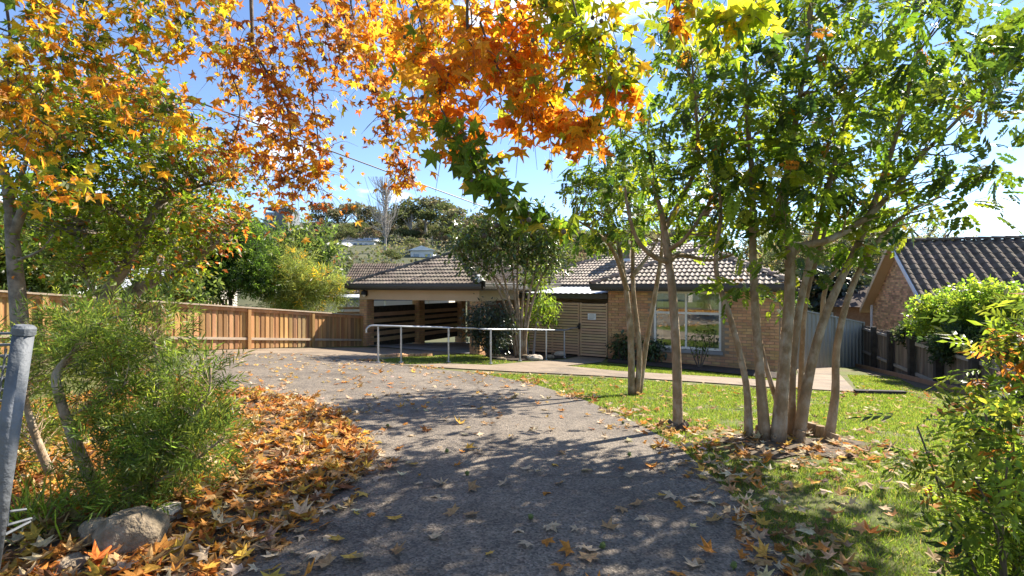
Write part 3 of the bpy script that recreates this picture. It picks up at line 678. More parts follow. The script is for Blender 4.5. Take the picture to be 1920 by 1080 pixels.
# ================================================================== NEW TIMBER FENCE (along the driveway)
FA = Vector((-5.62, 19.28, 0)); FD = Vector((-0.5, -0.866, 0)); FN = Vector((0.866, -0.5, 0))
def ftop(t): return 0.40 + 0.1 * t
def fp(t, n=0.0, z=0.0): return FA + FD * t + FN * n + ZU * z
fence = thing('timber_fence', 'new orange timber paling fence with capping along the driveway', 'fence', fp(5, 0, gz(-8, 15)))
PAL = bevel_box('paling', 0.105, 0.016, 1.0, 'timber_new', 0.003)
ms = []; FL = 15.2; k = 0; t = 0.1
while t < FL:
    zt2 = ftop(t) - 0.03; p = fp(t); zb = min(ftop(t) - 1.2, gz(p.x, p.y) + 0.03); hgt = zt2 - zb
    up = ZU * hgt; n = 0.030 if k % 2 else 0.012
    ms.append(frame(fp(t, n, (zt2 + zb) / 2) + FD * RNG.normal() * 0.004, -FD, -FN, up + FD * RNG.normal() * 0.006)); t += 0.082; k += 1
pieces('paling', PAL, ms, fence, 300)
for t in (0.06, 2.3, 4.58, 6.95, 9.3, 11.65, 14.0):
    p = fp(t); mb = MB(); zb = gz(p.x, p.y) - 0.1; mb.box(fp(t - 0.05, 0.041, zb), FD * 0.1, FN * 0.075, ZU * (ftop(t) - 0.035 - zb)); mb.build('post', 'timber_new', fence)
mb = MB()
def fbeam(n0, n1, za, zb_, t0=0.0, t1=FL):
    a = [fp(t0, n0, ftop(t0) + za), fp(t0, n1, ftop(t0) + za), fp(t0, n1, ftop(t0) + zb_), fp(t0, n0, ftop(t0) + zb_)]
    mb.poly_prism(a, fp(t1, 0, ftop(t1)) - fp(t0, 0, ftop(t0)))
fbeam(-0.03, 0.135, -0.028, 0.012); mb.build('capping', 'timber_cap', fence)
mb = MB(); fbeam(0.041, 0.075, -0.13, -0.04); mb.build('top_rail', 'timber_new', fence)
for a, b in ((0.12, 2.24), (2.36, 4.52), (4.64, 6.89), (7.01, 9.24), (9.36, 11.59), (11.71, 13.94)):
    mb = MB(); fbeam(0.041, 0.085, -0.97, -0.90, a, b); mb.build('bottom_rail', 'timber_cap', fence)

# ================================================================== OLD FENCE AND METAL FENCE ON THE OTHER SIDE
D3 = Vector((math.sin(math.radians(20)), math.cos(math.radians(20)), 0)); W3 = Vector((math.cos(math.radians(20)), -math.sin(math.radians(20)), 0))
OA = Vector((12.35, 18.0, 0))
def op(t, n=0.0, z=0.0): return OA - D3 * t - W3 * n + ZU * z       # n: towards the lawn
def otop(t): return 0.13 - 0.01 * t
old = thing('old_paling_fence', 'weathered dark paling fence with black posts below neighbouring brick house', 'fence', op(5, 0, gz(10.6, 13)))
ms = []; t = 0.05
PALO = bevel_box('paling', 0.10, 0.014, 1.0, 'timber_old', 0.003)
while t < 12.0:
    p = op(t); zb = gz(p.x, p.y) - 0.02; z1 = otop(t) + RNG.uniform(-0.05, 0.02); ms.append(frame(op(t, RNG.uniform(0, 0.008), (z1 + zb) / 2), D3, W3, ZU * (z1 - zb) + D3 * RNG.normal() * 0.012)); t += 0.108
pieces('paling', PALO, ms, old, 200)
for t in (0.0, 1.5, 3.0, 4.6, 6.2, 7.9, 9.6, 11.4):
    p = op(t); mb = MB(); zb = gz(p.x, p.y) - 0.1; mb.box(op(t, 0.06, zb), -D3 * 0.15, -W3 * 0.12, ZU * (otop(t) + 0.06 - zb)); mb.build('post', 'timber_black', old)
for a, b in ((0.17, 1.48), (1.67, 2.98), (3.17, 4.58), (4.77, 6.18), (6.37, 7.88), (8.07, 9.58), (9.77, 11.38)):
    for dz in (-0.16, -0.95):
        mb = MB(); mb.box(op(a, 0.018, otop(a) + dz), op(b, 0, otop(b)) - op(a, 0, otop(a)), -W3 * 0.05, ZU * 0.075); mb.build('rail', 'rail_old', old)
sl = [op(t, 0.32, 0) for t in (-0.2, 2, 4, 6, 8, 10)]
mb = MB()
for a, b in zip(sl, sl[1:]):
    za, zb = gz(a.x, a.y), gz(b.x, b.y); mb.box(a + ZU * (za - 0.05), (b - a) + ZU * (zb - za), -W3 * 0.06, ZU * 0.17)
tag(mb.build('sleeper_edging', 'timber_brown'), 'long timber sleeper edging at the foot of old fence', 'edging')
a, b = G(1606, 739), G(1700, 741); mb = MB(); mb.box(a - ZU * 0.03, b - a, Vector((0.02, 0.12, 0)), ZU * 0.10)
tag(mb.build('sleeper', 'timber_black'), 'short black timber sleeper lying at the corner of footpath', 'sleeper')
cb = thing('metal_fence', 'olive grey ribbed sheet metal fence with gate beside brick house', 'fence', Vector((10.5, 16.7, gz(10.5, 16.7))))
ca, cbb = Vector((8.0, 15.05, 0)), Vector((12.3, 17.95, 0)); cd = (cbb - ca).normalized(); cnn = Vector((cd.y, -cd.x, 0)); CLN = (cbb - ca).length
def ctop(t): return 0.73 if t < 0.95 else 0.76 - 0.13 * (t - 0.95)
def cbp(t, n, z): return ca + cd * t + cnn * n + ZU * z
n = 20; sw = CLN / n
for i in range(n):
    t0, t1 = i * sw, (i + 1) * sw; prof = [(t0, 0), (t0 + 0.02, 0.0), (t0 + 0.045, 0.035), (t0 + 0.085, 0.035), (t0 + 0.11, 0.0), (t1, 0.0)]
    V = [cbp(a, b, -1.35) for a, b in prof] + [cbp(a, b, ctop(a)) for a, b in prof]; m = len(prof)
    mb = MB(); mb.add(V, [(j, j + 1, m + j + 1, m + j) for j in range(m - 1)]); mb.build('sheet', 'colorbond', cb)
for t in (0.0, 0.95, 1.05, CLN / 2 + 0.5, CLN):
    mb = MB(); mb.box(cbp(t - 0.03, -0.02, -1.4), cd * 0.06, cnn * 0.075, ZU * (ctop(max(t, 0.96) if t > 0.9 else t) + 1.43)); mb.build('post', 'colorbond', cb)
mb = MB(); a = cbp(0.96, -0.02, ctop(0.96) - 0.02); mb.box(a, cbp(CLN, -0.02, ctop(CLN) - 0.02) - a, cnn * 0.07, ZU * 0.045); mb.build('rail', 'colorbond', cb)
mb = MB(); mb.box(cbp(0.86, 0.04, 0.0), cd * 0.05, cnn * 0.05, ZU * 0.16); mb.build('latch', 'black', cb)

# ================================================================== NEIGHBOURING GABLED HOUSE
PK = Vector((15.2, 20.0, 0)); nh = thing('gabled_house', 'mottled brick gabled house with dark barrel tile roof beyond old fence', 'house', Vector((18, 19, gz(18, 19))))
hw, ez, pz = 3.45, 0.67, 3.18
def NU(u, v, z=0.0): return PK + W3 * u + D3 * v + ZU * z       # u along the ridge, v across
mb = MB(); mb.poly_prism([NU(0, -hw, -2.2), NU(0, hw, -2.2), NU(0, hw, ez), NU(0, 0, pz - 0.02), NU(0, -hw, ez)], W3 * 0.25)
mb.box(NU(0.251, -hw, -2.2), W3 * 11, D3 * 0.25, ZU * (ez + 2.2)); nwall = mb.build('wall', 'mortar', nh)
BRM = bevel_box('brick', 0.228, 0.03, 0.074, 'brick_mixed', 0.004)
slope = (pz - ez) / hw
def keepg(a, z, h):
    v = hw - a
    return z + 0.05 < pz - (abs(v) + h) * slope and not (-2.75 - h < v < -1.75 + h and z < 0.12)
fu, hf = brick_rows(NU(-0.004, hw), -D3, -W3, 2 * hw, -1.7, 3.1, keepg)
pieces('brick', BRM, fu, nwall, 300)
mb = MB(); mb.box(NU(-0.03, -2.7, -0.9), W3 * 0.03, D3 * 0.9, ZU * 1.0); wf = mb.build('window', 'white_cool', nh)
mb = MB(); mb.box(NU(-0.036, -2.62, -0.83), W3 * 0.005, D3 * 0.74, ZU * 0.86); mb.build('pane', 'blue_glass', wf)
pn = math.atan(slope); upn = (D3 * math.cos(pn) + ZU * math.sin(pn)); ov = 0.42
e0 = NU(-0.38, -hw - ov, ez - ov * slope + 0.06)
L = (hw + ov) / math.cos(pn)
mb = MB(); th = (W3.cross(upn)).normalized() * -0.05
mb.box(e0 + th, W3 * 11.5, upn * L, th); upb = (-D3 * math.cos(pn) + ZU * math.sin(pn)); e1 = NU(-0.38, hw + ov, ez - ov * slope + 0.06)
thb = (W3.cross(upb)).normalized() * 0.05
mb.box(e1 + thb, W3 * 11.5, upb * L, thb); nroof = mb.build('roof', 'roof_under', nh)
TILE_S = tile_mesh('tile', 'tile_dark', 0.30, 0.37, 0.042, 1, 0.022)
pieces('tile', TILE_S, tile_face(e0, W3, upn, L - 0.1, lambda s: (0.0, 11.4)), nroof, 300)
CAP_D = cap_mesh('ridge_cap', 'tile_dark', 0.11); pieces('ridge_cap', CAP_D, cap_line(NU(-0.4, 0, pz + 0.06), NU(11, 0, pz + 0.06), 0.40), nroof, 60)
for e, u_, nm in ((e0, upn, 1), (e1, upb, -1)):
    mb = MB(); mb.box(e - ZU * 0.20 - W3 * 0.03, u_ * L, W3 * 0.035, ZU * 0.20); mb.build('barge_board', 'white_cool' if nm > 0 else 'render_tan', nh)
    mb = MB(); mb.box(e - ZU * 0.17 + W3 * 0.006, u_ * L, W3 * 0.36, ZU * 0.012); mb.build('eave_lining', 'render_tan', nh)
mb = MB(); mb.tube([NU(-0.06, hw - 0.06, -2), NU(-0.06, hw - 0.06, ez)], 0.055, 8); mb.build('downpipe', 'white_cool', nh)
mb = MB(); mb.box(NU(-1.2, hw + 1.2, -2.2), W3 * 4, D3 * 3, ZU * 2.7); mb.build('rear_wing', 'brick_far', nh)
mb = MB(); a = NU(-1.7, hw + 0.8, 0.5); mb.add([a, a + W3 * 5, a + W3 * 5 + D3 * 4, a + D3 * 4, a + W3 * 2 + D3 * 2 + ZU * 0.95, a + W3 * 3 + D3 * 2 + ZU * 0.95], [(0, 1, 5, 4), (1, 2, 5), (2, 3, 4, 5), (3, 0, 4), (3, 2, 1, 0)])
mb.build('rear_roof', 'tile_dark', nh)
mb = MB(); mb.box(NU(-1.225, hw + 1.6, -1.3), W3 * 0.02, D3 * 0.9, ZU * 1.5); mb.build('rear_window', 'white_cool', nh)

# ================================================================== HOUSES BEHIND
bh = thing('tiled_house', 'low house with long dark tiled roof behind the carport', 'house', Vector((-6.5, 33, gz(-6.5, 33))))
o = at(622, 551, 29); Lr = at(800, 495, 32).z - o.z
mb = MB(); r0, r1 = at(668, 496, 32), at(800, 495, 32); e_a, e_b = o, at(830, 551, 29)
mb.add([e_a, e_b, r1, r0, e_a - ZU * 0.1, e_b - ZU * 0.1], [(0, 1, 2, 3), (4, 5, 1, 0)]); br = mb.build('roof', 'roof_under', bh)
ub = (e_b - e_a).normalized(); upb2 = ((r0 - e_a) - ub * (r0 - e_a).dot(ub)); Lb = upb2.length; upb2.normalize(); sk = (r0 - e_a).dot(ub) / Lb
TILE_B = tile_mesh('tile', 'tile_dark', 0.30, 0.37, 0.03, 2, 0.035)
pieces('tile', TILE_B, tile_face(e_a + ZU * 0.03, ub, upb2, Lb, lambda s: (s * sk, (e_b - e_a).length)), br, 200)
mb = MB(); mb.box(e_a + Vector((0.3, 0.4, -2.6)), (e_b - e_a), Vector((0, 4, 0)), ZU * 2.55); mb.build('wall', 'house_cream', bh)
vr = thing('verandah', 'flat pale metal verandah roof behind the carport pillars', 'verandah', at(640, 600, 24.5))
mb = MB(); a = at(560, 559, 25.2); mb.box(a, at(850, 559, 25.2) - a, Vector((0, 2.6, 0.10)), ZU * 0.05); mb.build('roof_sheet', 'zinc', vr)
mb = MB(); a = at(560, 564, 25.2); mb.box(a, at(850, 564, 25.2) - a, Vector((0, 0.06, 0)), ZU * 0.12); mb.build('fascia', 'galv_dull', vr)
for px in (575, 640, 720, 800):
    mb = MB(); a = at(px, 564, 25.3); mb.box(a - ZU * 2.4, Vector((0.08, 0, 0)), Vector((0, 0.08, 0)), ZU * 2.4); mb.build('post', 'white_paint', vr)
sh = thing('metal_roof_house', 'house with pale metal roof beyond the timber fence', 'house', at(280, 600, 24))
mb = MB(); a, b = at(215, 545, 24), at(350, 543, 24); c, d = at(335, 503, 28), at(240, 503, 28); mb.poly_prism([a, b, c, d], -ZU * 0.07); mb.build('roof', 'zinc', sh)
mb = MB(); mb.box(a + Vector((0.2, 0.3, -2.2)), (b - a) * 0.96, Vector((0, 4, 0)), ZU * 2.15); mb.build('wall', 'house_cream', sh)
lt = thing('lattice_screen', 'dark diamond lattice screen beyond the timber fence', 'screen', at(280, 575, 22)); mb = MB()
for k in range(34):
    a = at(205 + 5 * k, 575, 22); mb.tube([a, a + Vector((0.8, 0, 0.8))], 0.012, 4); mb.tube([a + Vector((0.8, 0.03, 0)), a + Vector((0, 0.03, 0.8))], 0.012, 4)
mb.build('lattice', 'timber_old', lt)
sf = thing('short_paling_fence', 'short run of timber palings behind the timber fence', 'fence', at(390, 585, 21))
pieces('paling', PAL, [frame(at(352 + 6.0 * k, 581, 21), Vector((1, 0, 0)), Vector((0, 1, 0)), ZU * 0.9) for k in range(13)], sf)
ls = thing('slat_fence', 'dark horizontal slat fence between timber fence and carport', 'fence', at(650, 600, 21.5))
for k in range(3):
    mb = MB(); a = at(632, 580 + 9 * k, 21.5); mb.box(a, Vector((1.35, 0.2, 0)), Vector((0, 0.03, 0)), ZU * 0.1); mb.build('slat', 'timber_brown', ls)
mb = MB(); a = at(676, 568, 20.2); mb.box(a - ZU * 1.6, Vector((0.12, 0, 0)), Vector((0, 0.12, 0)), ZU * 1.62); mb.build('post', 'timber_brown', ls)

# ================================================================== TREES AND SHRUBS
GREEN = [((0.055, 0.105, 0.018), 4), ((0.085, 0.14, 0.02), 4), ((0.13, 0.19, 0.025), 2), ((0.035, 0.07, 0.015), 2)]
LIME = [((0.16, 0.24, 0.03), 4), ((0.22, 0.29, 0.03), 3), ((0.10, 0.17, 0.02), 2)]
def leafy(name, label, cat, base, stems, C, T, per, spread, size, palette, mat='leaf', bark='bark', group=None, twig=0.006, sag=0.05, droop=0.3, flat=0.5, tmax=3.0, colf=None, sides=8, jit=0.3):
    """a plant: trunk (stems and twigs) and crown (leaves round clump centres C)"""
    root = thing(name, label, cat, base, group); mb = MB()
    for P, R in stems: mb.tube(P, R, sides if R[0] > 0.012 else 5)
    twigs(mb, stems, C, twig, sag, 4, tmax)
    mb.build('trunk', bark, root, True)
    P, out = clumps_to_leaves(C, per, spread)
    n = len(P); A = unit(out + RNG.normal(size=(n, 3)) * 0.5 + np.array([0, 0, -droop])); N = unit(RNG.normal(size=(n, 3)) * (1 - flat) + np.array([0, 0, 1.0]))
    S = size * np.clip(1 + jit * RNG.normal(size=n), 0.5, 1.6)
    Cc = tint(n, palette) if colf is None else colf(P)
    leaf_mesh('crown', T, P, A, N, S, Cc, mat, root)
    return root
PIN = pinnate(4, 0.42, 0.125, 0.22)
PISTA = [((0.06, 0.10, 0.014), 2), ((0.09, 0.145, 0.015), 5), ((0.15, 0.205, 0.018), 4), ((0.22, 0.27, 0.02), 2.5), ((0.035, 0.07, 0.012), 2), ((0.40, 0.16, 0.02), 0.12), ((0.36, 0.28, 0.02), 0.12)]

# --- three-stemmed tree on the lawn
B1 = G(1192, 741); Y1 = B1.y
st = [px_stem([(1184, 746, Y1), (1183, 640, Y1), (1176, 560, Y1), (1166, 490, Y1), (1150, 420, Y1 + .2), (1135, 360, Y1 + .3)], 14, 4),
      px_stem([(1193, 746, Y1), (1199, 660, Y1), (1187, 540, Y1 + .1), (1186, 440, Y1 + .2), (1172, 330, Y1 + .3), (1162, 230, Y1 + .4)], 12, 3),
      px_stem([(1198, 744, Y1 + .1), (1212, 640, Y1 + .1), (1232, 530, Y1), (1242, 440, Y1), (1226, 330, Y1 + .2), (1214, 270, Y1 + .3), (1222, 180, Y1 + .4)], 11, 3),
      px_stem([(1176, 545, Y1), (1150, 470, Y1 - .2), (1110, 430, Y1 - .4), (1075, 410, Y1 - .5)], 10, 3),
      px_stem([(1184, 520, Y1), (1215, 480, Y1 + .2), (1240, 440, Y1 + .4)], 9, 3)]
C = blob_points([(1165, 285, Y1 + .3, 38, 75, .4, 34), (1110, 345, Y1 + .1, 55, 50, .6, 40), (1150, 400, Y1 + .2, 85, 55, .8, 65), (1205, 340, Y1 + .3, 60, 60, .7, 42), (1120, 440, Y1, 45, 28, .5, 12), (1215, 420, Y1 + .4, 45, 50, .6, 30), (1222, 185, Y1 + .4, 18, 30, .3, 8)], 2.0)
leafy('garden_tree', 'slender three-stemmed green tree standing on the lawn by footpath', 'tree', B1, st, C[RNG.random(len(C)) < .55], PIN, 8, 0.10, 0.155, PISTA, group='young garden trees')

# --- single-trunk tree at the driveway edge
B2 = G(1272, 806); Y2 = B2.y
st = [px_stem([(1272, 812, Y2), (1271, 780, Y2), (1268, 660, Y2), (1260, 540, Y2), (1253, 488, Y2)], 21, 14),
      px_stem([(1254, 492, Y2), (1225, 480, Y2 - .1), (1195, 450, Y2 - .2), (1178, 395, Y2 - .2), (1172, 350, Y2 - .1)], 12, 4),
      px_stem([(1254, 490, Y2), (1246, 430, Y2), (1238, 390, Y2), (1225, 350, Y2 + .2)], 16, 5),
      px_stem([(1254, 490, Y2), (1275, 478, Y2 + .1), (1330, 488, Y2 + .2), (1375, 478, Y2 + .3)], 11, 4),
      px_stem([(1246, 430, Y2), (1280, 370, Y2 + .2), (1308, 300, Y2 + .1), (1305, 210, Y2), (1298, 120, Y2)], 12, 4),
      px_stem([(1252, 470, Y2), (1290, 440, Y2 - .2), (1340, 360, Y2 - .1), (1365, 280, Y2)], 9, 3)]
mb = MB()
C = blob_points([(1240, 350, Y2 + .1, 70, 60, .6, 46), (1300, 250, Y2, 75, 85, .7, 78), (1290, 130, Y2, 65, 45, .6, 40), (1350, 360, Y2, 75, 65, .6, 70), (1340, 430, Y2 + .2, 70, 35, .5, 20), (1250, 300, Y2 + .1, 50, 50, .5, 26), (1330, 170, Y2 + .2, 60, 70, .6, 46), (1320, 20, Y2 + .2, 90, 60, .7, 36)], 2.0)
leafy('garden_tree', 'single-trunked green tree at the asphalt edge with bark collar', 'tree', B2, st, C[RNG.random(len(C)) < .275], PIN, 8, 0.09, 0.15, PISTA, flat=.25, droop=.3, group='young garden trees')

# --- clump of many stems
B3 = G(1462, 826); Y3 = B3.y
def s3(l, a, b, dy=0.0): return px_stem([(x, y, Y3 + dy + (d[0] if d else 0)) for x, y, *d in l], a, b, 4, 1.22 if l[0][1] > 800 else 0)
st = [s3([(1404, 822), (1399, 720), (1372, 605), (1346, 525), (1343, 470), (1352, 400), (1345, 330)], 14.5, 5, .05),
      s3([(1435, 830), (1425, 700), (1415, 560), (1411, 440), (1410, 330), (1400, 200), (1395, 60)], 20, 6),
      s3([(1458, 836), (1470, 690), (1480, 560), (1480, 450), (1468, 390), (1480, 300), (1500, 180), (1520, 40)], 25, 7, -.05),
      s3([(1482, 480), (1500, 462, -.05), (1560, 447, -.1), (1640, 395, -.1), (1715, 305, -.1), (1770, 250), (1830, 190, .1)], 17, 5),
      s3([(1486, 828), (1484, 720), (1494, 610), (1520, 480), (1550, 360), (1580, 250), (1610, 130)], 17, 6, .12),
      s3([(1500, 822), (1502, 700), (1512, 560), (1545, 440), (1565, 330), (1560, 220)], 11, 4, .3),
      s3([(1496, 830), (1520, 690), (1552, 580), (1612, 450), (1650, 350), (1690, 220), (1720, 100)], 19, 6, .0),
      s3([(1512, 700), (1540, 610), (1548, 540), (1590, 480), (1640, 440)], 12, 4, .35),
      s3([(1553, 830), (1566, 740), (1569, 650), (1595, 545), (1640, 460), (1700, 400), (1760, 370)], 16, 5, .05),
      s3([(1480, 822), (1440, 700), (1420, 610), (1408, 520)], 10, 5, .25),
      s3([(1476, 420), (1450, 410), (1460, 370), (1485, 350)], 8, 4, -.1),
      s3([(1610, 130), (1700, 40), (1780, -60), (1850, -160)], 8, 4, .2), s3([(1520, 40), (1500, -100), (1480, -250)], 10, 4), s3([(1830, 190), (1880, 130), (1940, 60), (2000, 0)], 6, 3)]
C = blob_points([(1400, 260, Y3, 90, 110, .7, 95), (1420, 400, Y3 + .1, 75, 60, .6, 52), (1500, 330, Y3 + .1, 90, 90, .8, 88), (1480, 160, Y3, 110, 110, .8, 105), (1600, 300, Y3, 100, 100, .7, 92), (1600, 140, Y3, 120, 110, .8, 110), (1700, 230, Y3, 90, 80, .6, 62), (1720, 370, Y3, 80, 50, .5, 40), (1790, 310, Y3, 75, 40, .4, 24), (1640, 420, Y3, 70, 45, .5, 36),
                 (1780, 170, Y3 + .1, 80, 60, .5, 46), (1850, 110, Y3 + .1, 70, 60, .5, 44), (1910, 60, Y3 + .1, 60, 60, .5, 28), (1560, 20, Y3 + .1, 130, 70, .8, 72), (1690, 40, Y3 + .1, 90, 60, .6, 42), (1440, 20, Y3 + .2, 90, 70, .7, 46), (1450, 470, Y3 + .2, 60, 30, .5, 12), (1360, 540, Y3 - .1, 35, 28, .25, 9), (1440, 535, Y3 + .1, 45, 22, .25, 9), (1500, 545, Y3 + .3, 40, 25, .3, 8),
                 (1560, -60, Y3 + .2, 190, 50, .6, 30), (1750, -60, Y3 + .2, 150, 50, .6, 24), (2020, 60, Y3 + .2, 110, 140, .7, 50)], 2.0)
clump = leafy('garden_tree', 'broad multi-stemmed green tree of eight trunks rising from leafy mulch', 'tree', B3, st, C[RNG.random(len(C)) < .275], PIN, 8, 0.09, 0.15, PISTA, flat=.25, droop=.3, group='young garden trees')
for px, py, w, h in ((1424, 822, 15, 24), (1500, 830, 15, 22), (1520, 815, 18, 22), (1538, 818, 16, 20), (1560, 830, 20, 17)):        # sawn-off stem stubs
    g = G(px, py); r = w / 2 * g.y / F; mb = MB(); mb.tube([g - ZU * 0.03, g + ZU * h * g.y / F * 0.6, g + Vector((RNG.normal() * .01, 0, h * g.y / F))], [r * 1.2, r, r * 0.95], 9); mb.build('stump', 'bark', clump)
mb = MB()
for k in range(26):                                  # rough collar of bark at the foot of the single trunk
    a = RNG.random() * 6.28; p = B2 + Vector((math.cos(a) * .075, math.sin(a) * .075, RNG.random() * .1)); q = p + Vector((math.cos(a) * .03, math.sin(a) * .03, -.03)); mb.tube([p, q], [.028, .02], 6)
tag(mb.build('bark_collar', 'bark_dark'), 'rough dark knobbly bark lump round the foot of single trunk', 'bark lump')

# --- tree in front of the carport, camellia, sapling, house shrubs
def bushpts(px, py, Y, rx, ry, rd, n): return blob_points([(px, py, Y, rx, ry, rd, n)])
RH = rhomb(0.2)
b4 = at(975, 668, 15.7); b4.z = gz(b4.x, b4.y); Y4 = b4.y
st = [px_stem([(x0, 672, Y4), (x1, 600, Y4), (x2, 520, Y4), (x3, y3, Y4 + dy)], 7, 2) for x0, x1, x2, x3, y3, dy in ((968, 955, 925, 880, 440, .3), (972, 962, 945, 915, 410, -.3), (976, 970, 962, 950, 400, .3), (980, 978, 985, 1000, 420, 0), (984, 985, 1000, 1035, 430, .2), (978, 968, 930, 870, 480, 0), (982, 990, 1015, 1050, 470, -.2), (975, 973, 970, 975, 410, -.4))]
C = blob_points([(880, 450, Y4, 50, 38, .9, 70), (930, 420, Y4, 50, 35, .9, 75), (990, 430, Y4, 55, 45, .9, 85), (1035, 460, Y4, 35, 45, .8, 45), (900, 490, Y4, 45, 25, .8, 35), (960, 475, Y4, 55, 30, .9, 50), (1010, 500, Y4, 45, 30, .8, 35)])
leafy('shrub_tree', 'bushy many-stemmed green tree in front of the carport roof', 'tree', b4, st, C, RH, 18, 0.16, 0.15, [((0.09, 0.14, 0.025), 4), ((0.15, 0.21, 0.03), 3), ((0.05, 0.085, 0.02), 3), ((0.24, 0.30, 0.04), 2)], 'leaf_gloss', 'bark', twig=0.009, tmax=4)
b5 = at(917, 664, 15.0); b5.z = gz(b5.x, b5.y); Y5 = b5.y
st = [px_stem([(917, 668, Y5), (915 + dx * .5, 640, Y5), (917 + dx, 600, Y5)], 4, 2) for dx in (-25, 0, 25)]
leafy('camellia_bush', 'dense rounded dark glossy camellia bush in front of carport', 'bush', b5, st, bushpts(917, 609, Y5, 46, 46, .7, 230), RH, 20, 0.10, 0.10, [((0.025, 0.045, 0.02), 5), ((0.04, 0.06, 0.03), 3), ((0.07, 0.09, 0.05), 1)], 'leaf_gloss', 'bark_dark')
b6 = G(1000, 668); Y6 = b6.y
st = [px_stem([(1000, 670, Y6), (1004, 620, Y6), (1012, 560, Y6), (1018, 500, Y6)], 5, 2), px_stem([(990, 672, Y6), (985, 600, Y6), (996, 540, Y6)], 5, 2)]
C = blob_points([(1010, 520, Y6, 28, 35, .4, 36), (1020, 565, Y6, 28, 16, .35, 22), (995, 590, Y6, 22, 14, .3, 15), (1028, 597, Y6, 18, 8, .3, 10), (985, 640, Y6, 14, 14, .3, 6)])
leafy('sapling', 'thin sapling with drooping lime leaves beside the slat gate', 'sapling', b6, st, C, rhomb(0.16), 22, 0.12, 0.13, LIME, 'leaf', 'bark_pale', droop=1.0)
for px, py, rx, ry, k, lab in ((1170, 650, 24, 22, 46, 'low leafy shrub against the brick wall near the slat gate'), (1226, 658, 34, 18, 46, 'wide low leafy shrub below the left side of house window'), (1381, 664, 30, 20, 52, 'rounded leafy shrub at the foot of wall below window corner')):
    g = G(px, py + ry + 4); C = bushpts(px, py, g.y + .1, rx, ry, .35, k); C = C[C[:, 2] > g.z + .05]
    leafy('wall_shrub', lab.replace('the left side of ', ''), 'shrub', g, [px_stem([(px + d, py + ry + 5, g.y), (px + d * 2, py, g.y)], 4, 2) for d in (-6, 0, 6)], C, rhomb(0.26), 16, 0.085, 0.12, [((0.06, 0.10, 0.03), 4), ((0.10, 0.15, 0.05), 3), ((0.04, 0.07, 0.02), 2)], 'leaf_gloss', 'bark_dark', group='shrubs along the house wall')
g = G(1312, 690); C = bushpts(1312, 645, g.y, 26, 24, .25, 26)
leafy('bare_shrub', 'open twiggy shrub in front of the house window', 'shrub', g, [px_stem([(1312, 694, g.y), (1312 + d * .5, 670, g.y), (1312 + d, 640, g.y)], 3, 1) for d in (-22, -8, 8, 20)], C, rhomb(0.25), 9, 0.07, 0.08, GREEN, 'leaf', 'bark_dark')
# --- low ground cover at fence foot
g = G(340, 664); leafy('ground_cover', 'small patch of trailing weeds at the foot of timber fence', 'weeds', g, [px_stem([(320, 664, g.y), (345, 655, g.y), (365, 660, g.y)], 2, 1)], bushpts(342, 656, g.y, 42, 8, .3, 30), rhomb(.3), 10, .08, .07, GREEN, 'leaf', 'bark_dark')

# --- maple with layered crown (in front of the fence)
Ym = 8.6; bm = Vector(((205 - 960) / F * Ym, Ym, gz(-6.8, Ym)))
bmz = HZ + (EYE - bm.z) / Ym * F
st = [px_stem([(165, bmz, Ym), (195, 565, Ym), (235, 500, Ym), (265, 440, Ym), (300, 380, Ym), (330, 300, Ym + .3)], 30, 8),
      px_stem([(215, bmz, Ym + .1), (245, 560, Ym + .1), (285, 525, Ym + .2), (300, 470, Ym + .4), (310, 390, Ym + .6), (280, 280, Ym + .9), (250, 190, Ym + .9)], 28, 6),
      px_stem([(285, 530, Ym + .2), (330, 515, Ym + .1), (390, 470, Ym), (430, 440, Ym), (470, 400, Ym)], 14, 4),
      px_stem([(195, 565, Ym), (165, 530, Ym - .2), (155, 470, Ym - .2), (170, 400, Ym - .1)], 9, 4),
      px_stem([(265, 440, Ym), (220, 400, Ym - .4), (160, 370, Ym - .5), (110, 350, Ym - .5)], 9, 4),
      px_stem([(300, 380, Ym), (370, 350, Ym - .2), (440, 330, Ym - .2)], 9, 3), px_stem([(330, 300, Ym + .3), (340, 240, Ym + .3), (300, 190, Ym + .4)], 7, 3)]
pads = [(150, 210, 90, 26), (240, 195, 80, 24), (320, 225, 75, 22), (210, 245, 110, 26), (330, 275, 90, 24), (420, 300, 70, 22), (130, 300, 90, 28), (250, 320, 120, 26), (390, 345, 90, 24), (150, 370, 110, 30), (290, 380, 120, 28), (400, 400, 80, 24), (180, 430, 110, 28), (300, 440, 110, 26), (390, 445, 60, 20), (230, 480, 70, 20), (140, 480, 60, 26), (300, 500, 60, 16), (90, 420, 50, 40), (360, 490, 45, 14), (270, 165, 60, 22), (180, 165, 70, 22)]
C = blob_points([(x, y, Ym + RNG.uniform(-.9, .9), rx, ry, .8, int(rx * ry / 44)) for x, y, rx, ry in pads])
def maple_col(P):
    n = len(P); g = tint(n, [((0.14, 0.20, 0.02), 5), ((0.21, 0.27, 0.025), 5), ((0.08, 0.135, 0.015), 2)]); o = tint(n, [((0.42, 0.16, 0.03), 3), ((0.34, 0.12, 0.03), 2), ((0.45, 0.25, 0.04), 2)])
    px = P[:, 0] / P[:, 1] * F + 960; py = HZ - (P[:, 2] - EYE) / P[:, 1] * F
    h = P[:, 2]; k = np.clip((h - 4.1) / .8, 0, 1) * .75 + np.clip((P[:, 0] + 5.4) / 1.0, 0, 1) * .4 + .05
    return np.where(RNG.random((n, 1)) < k[:, None], o, g)
STAR5 = (lambda V: (np.array(V, float), np.array([[0, 1, 2, 3], [0, 3, 4, 5], [0, 5, 6, 7]])))([(0, 0, 0), (.42, .12, -.05), (.2, .32, .04), (.30, .62, -.08), (0, .55, .03), (0, .95, -.1), (-.2, .32, .04), (-.42, .2, -.05)])
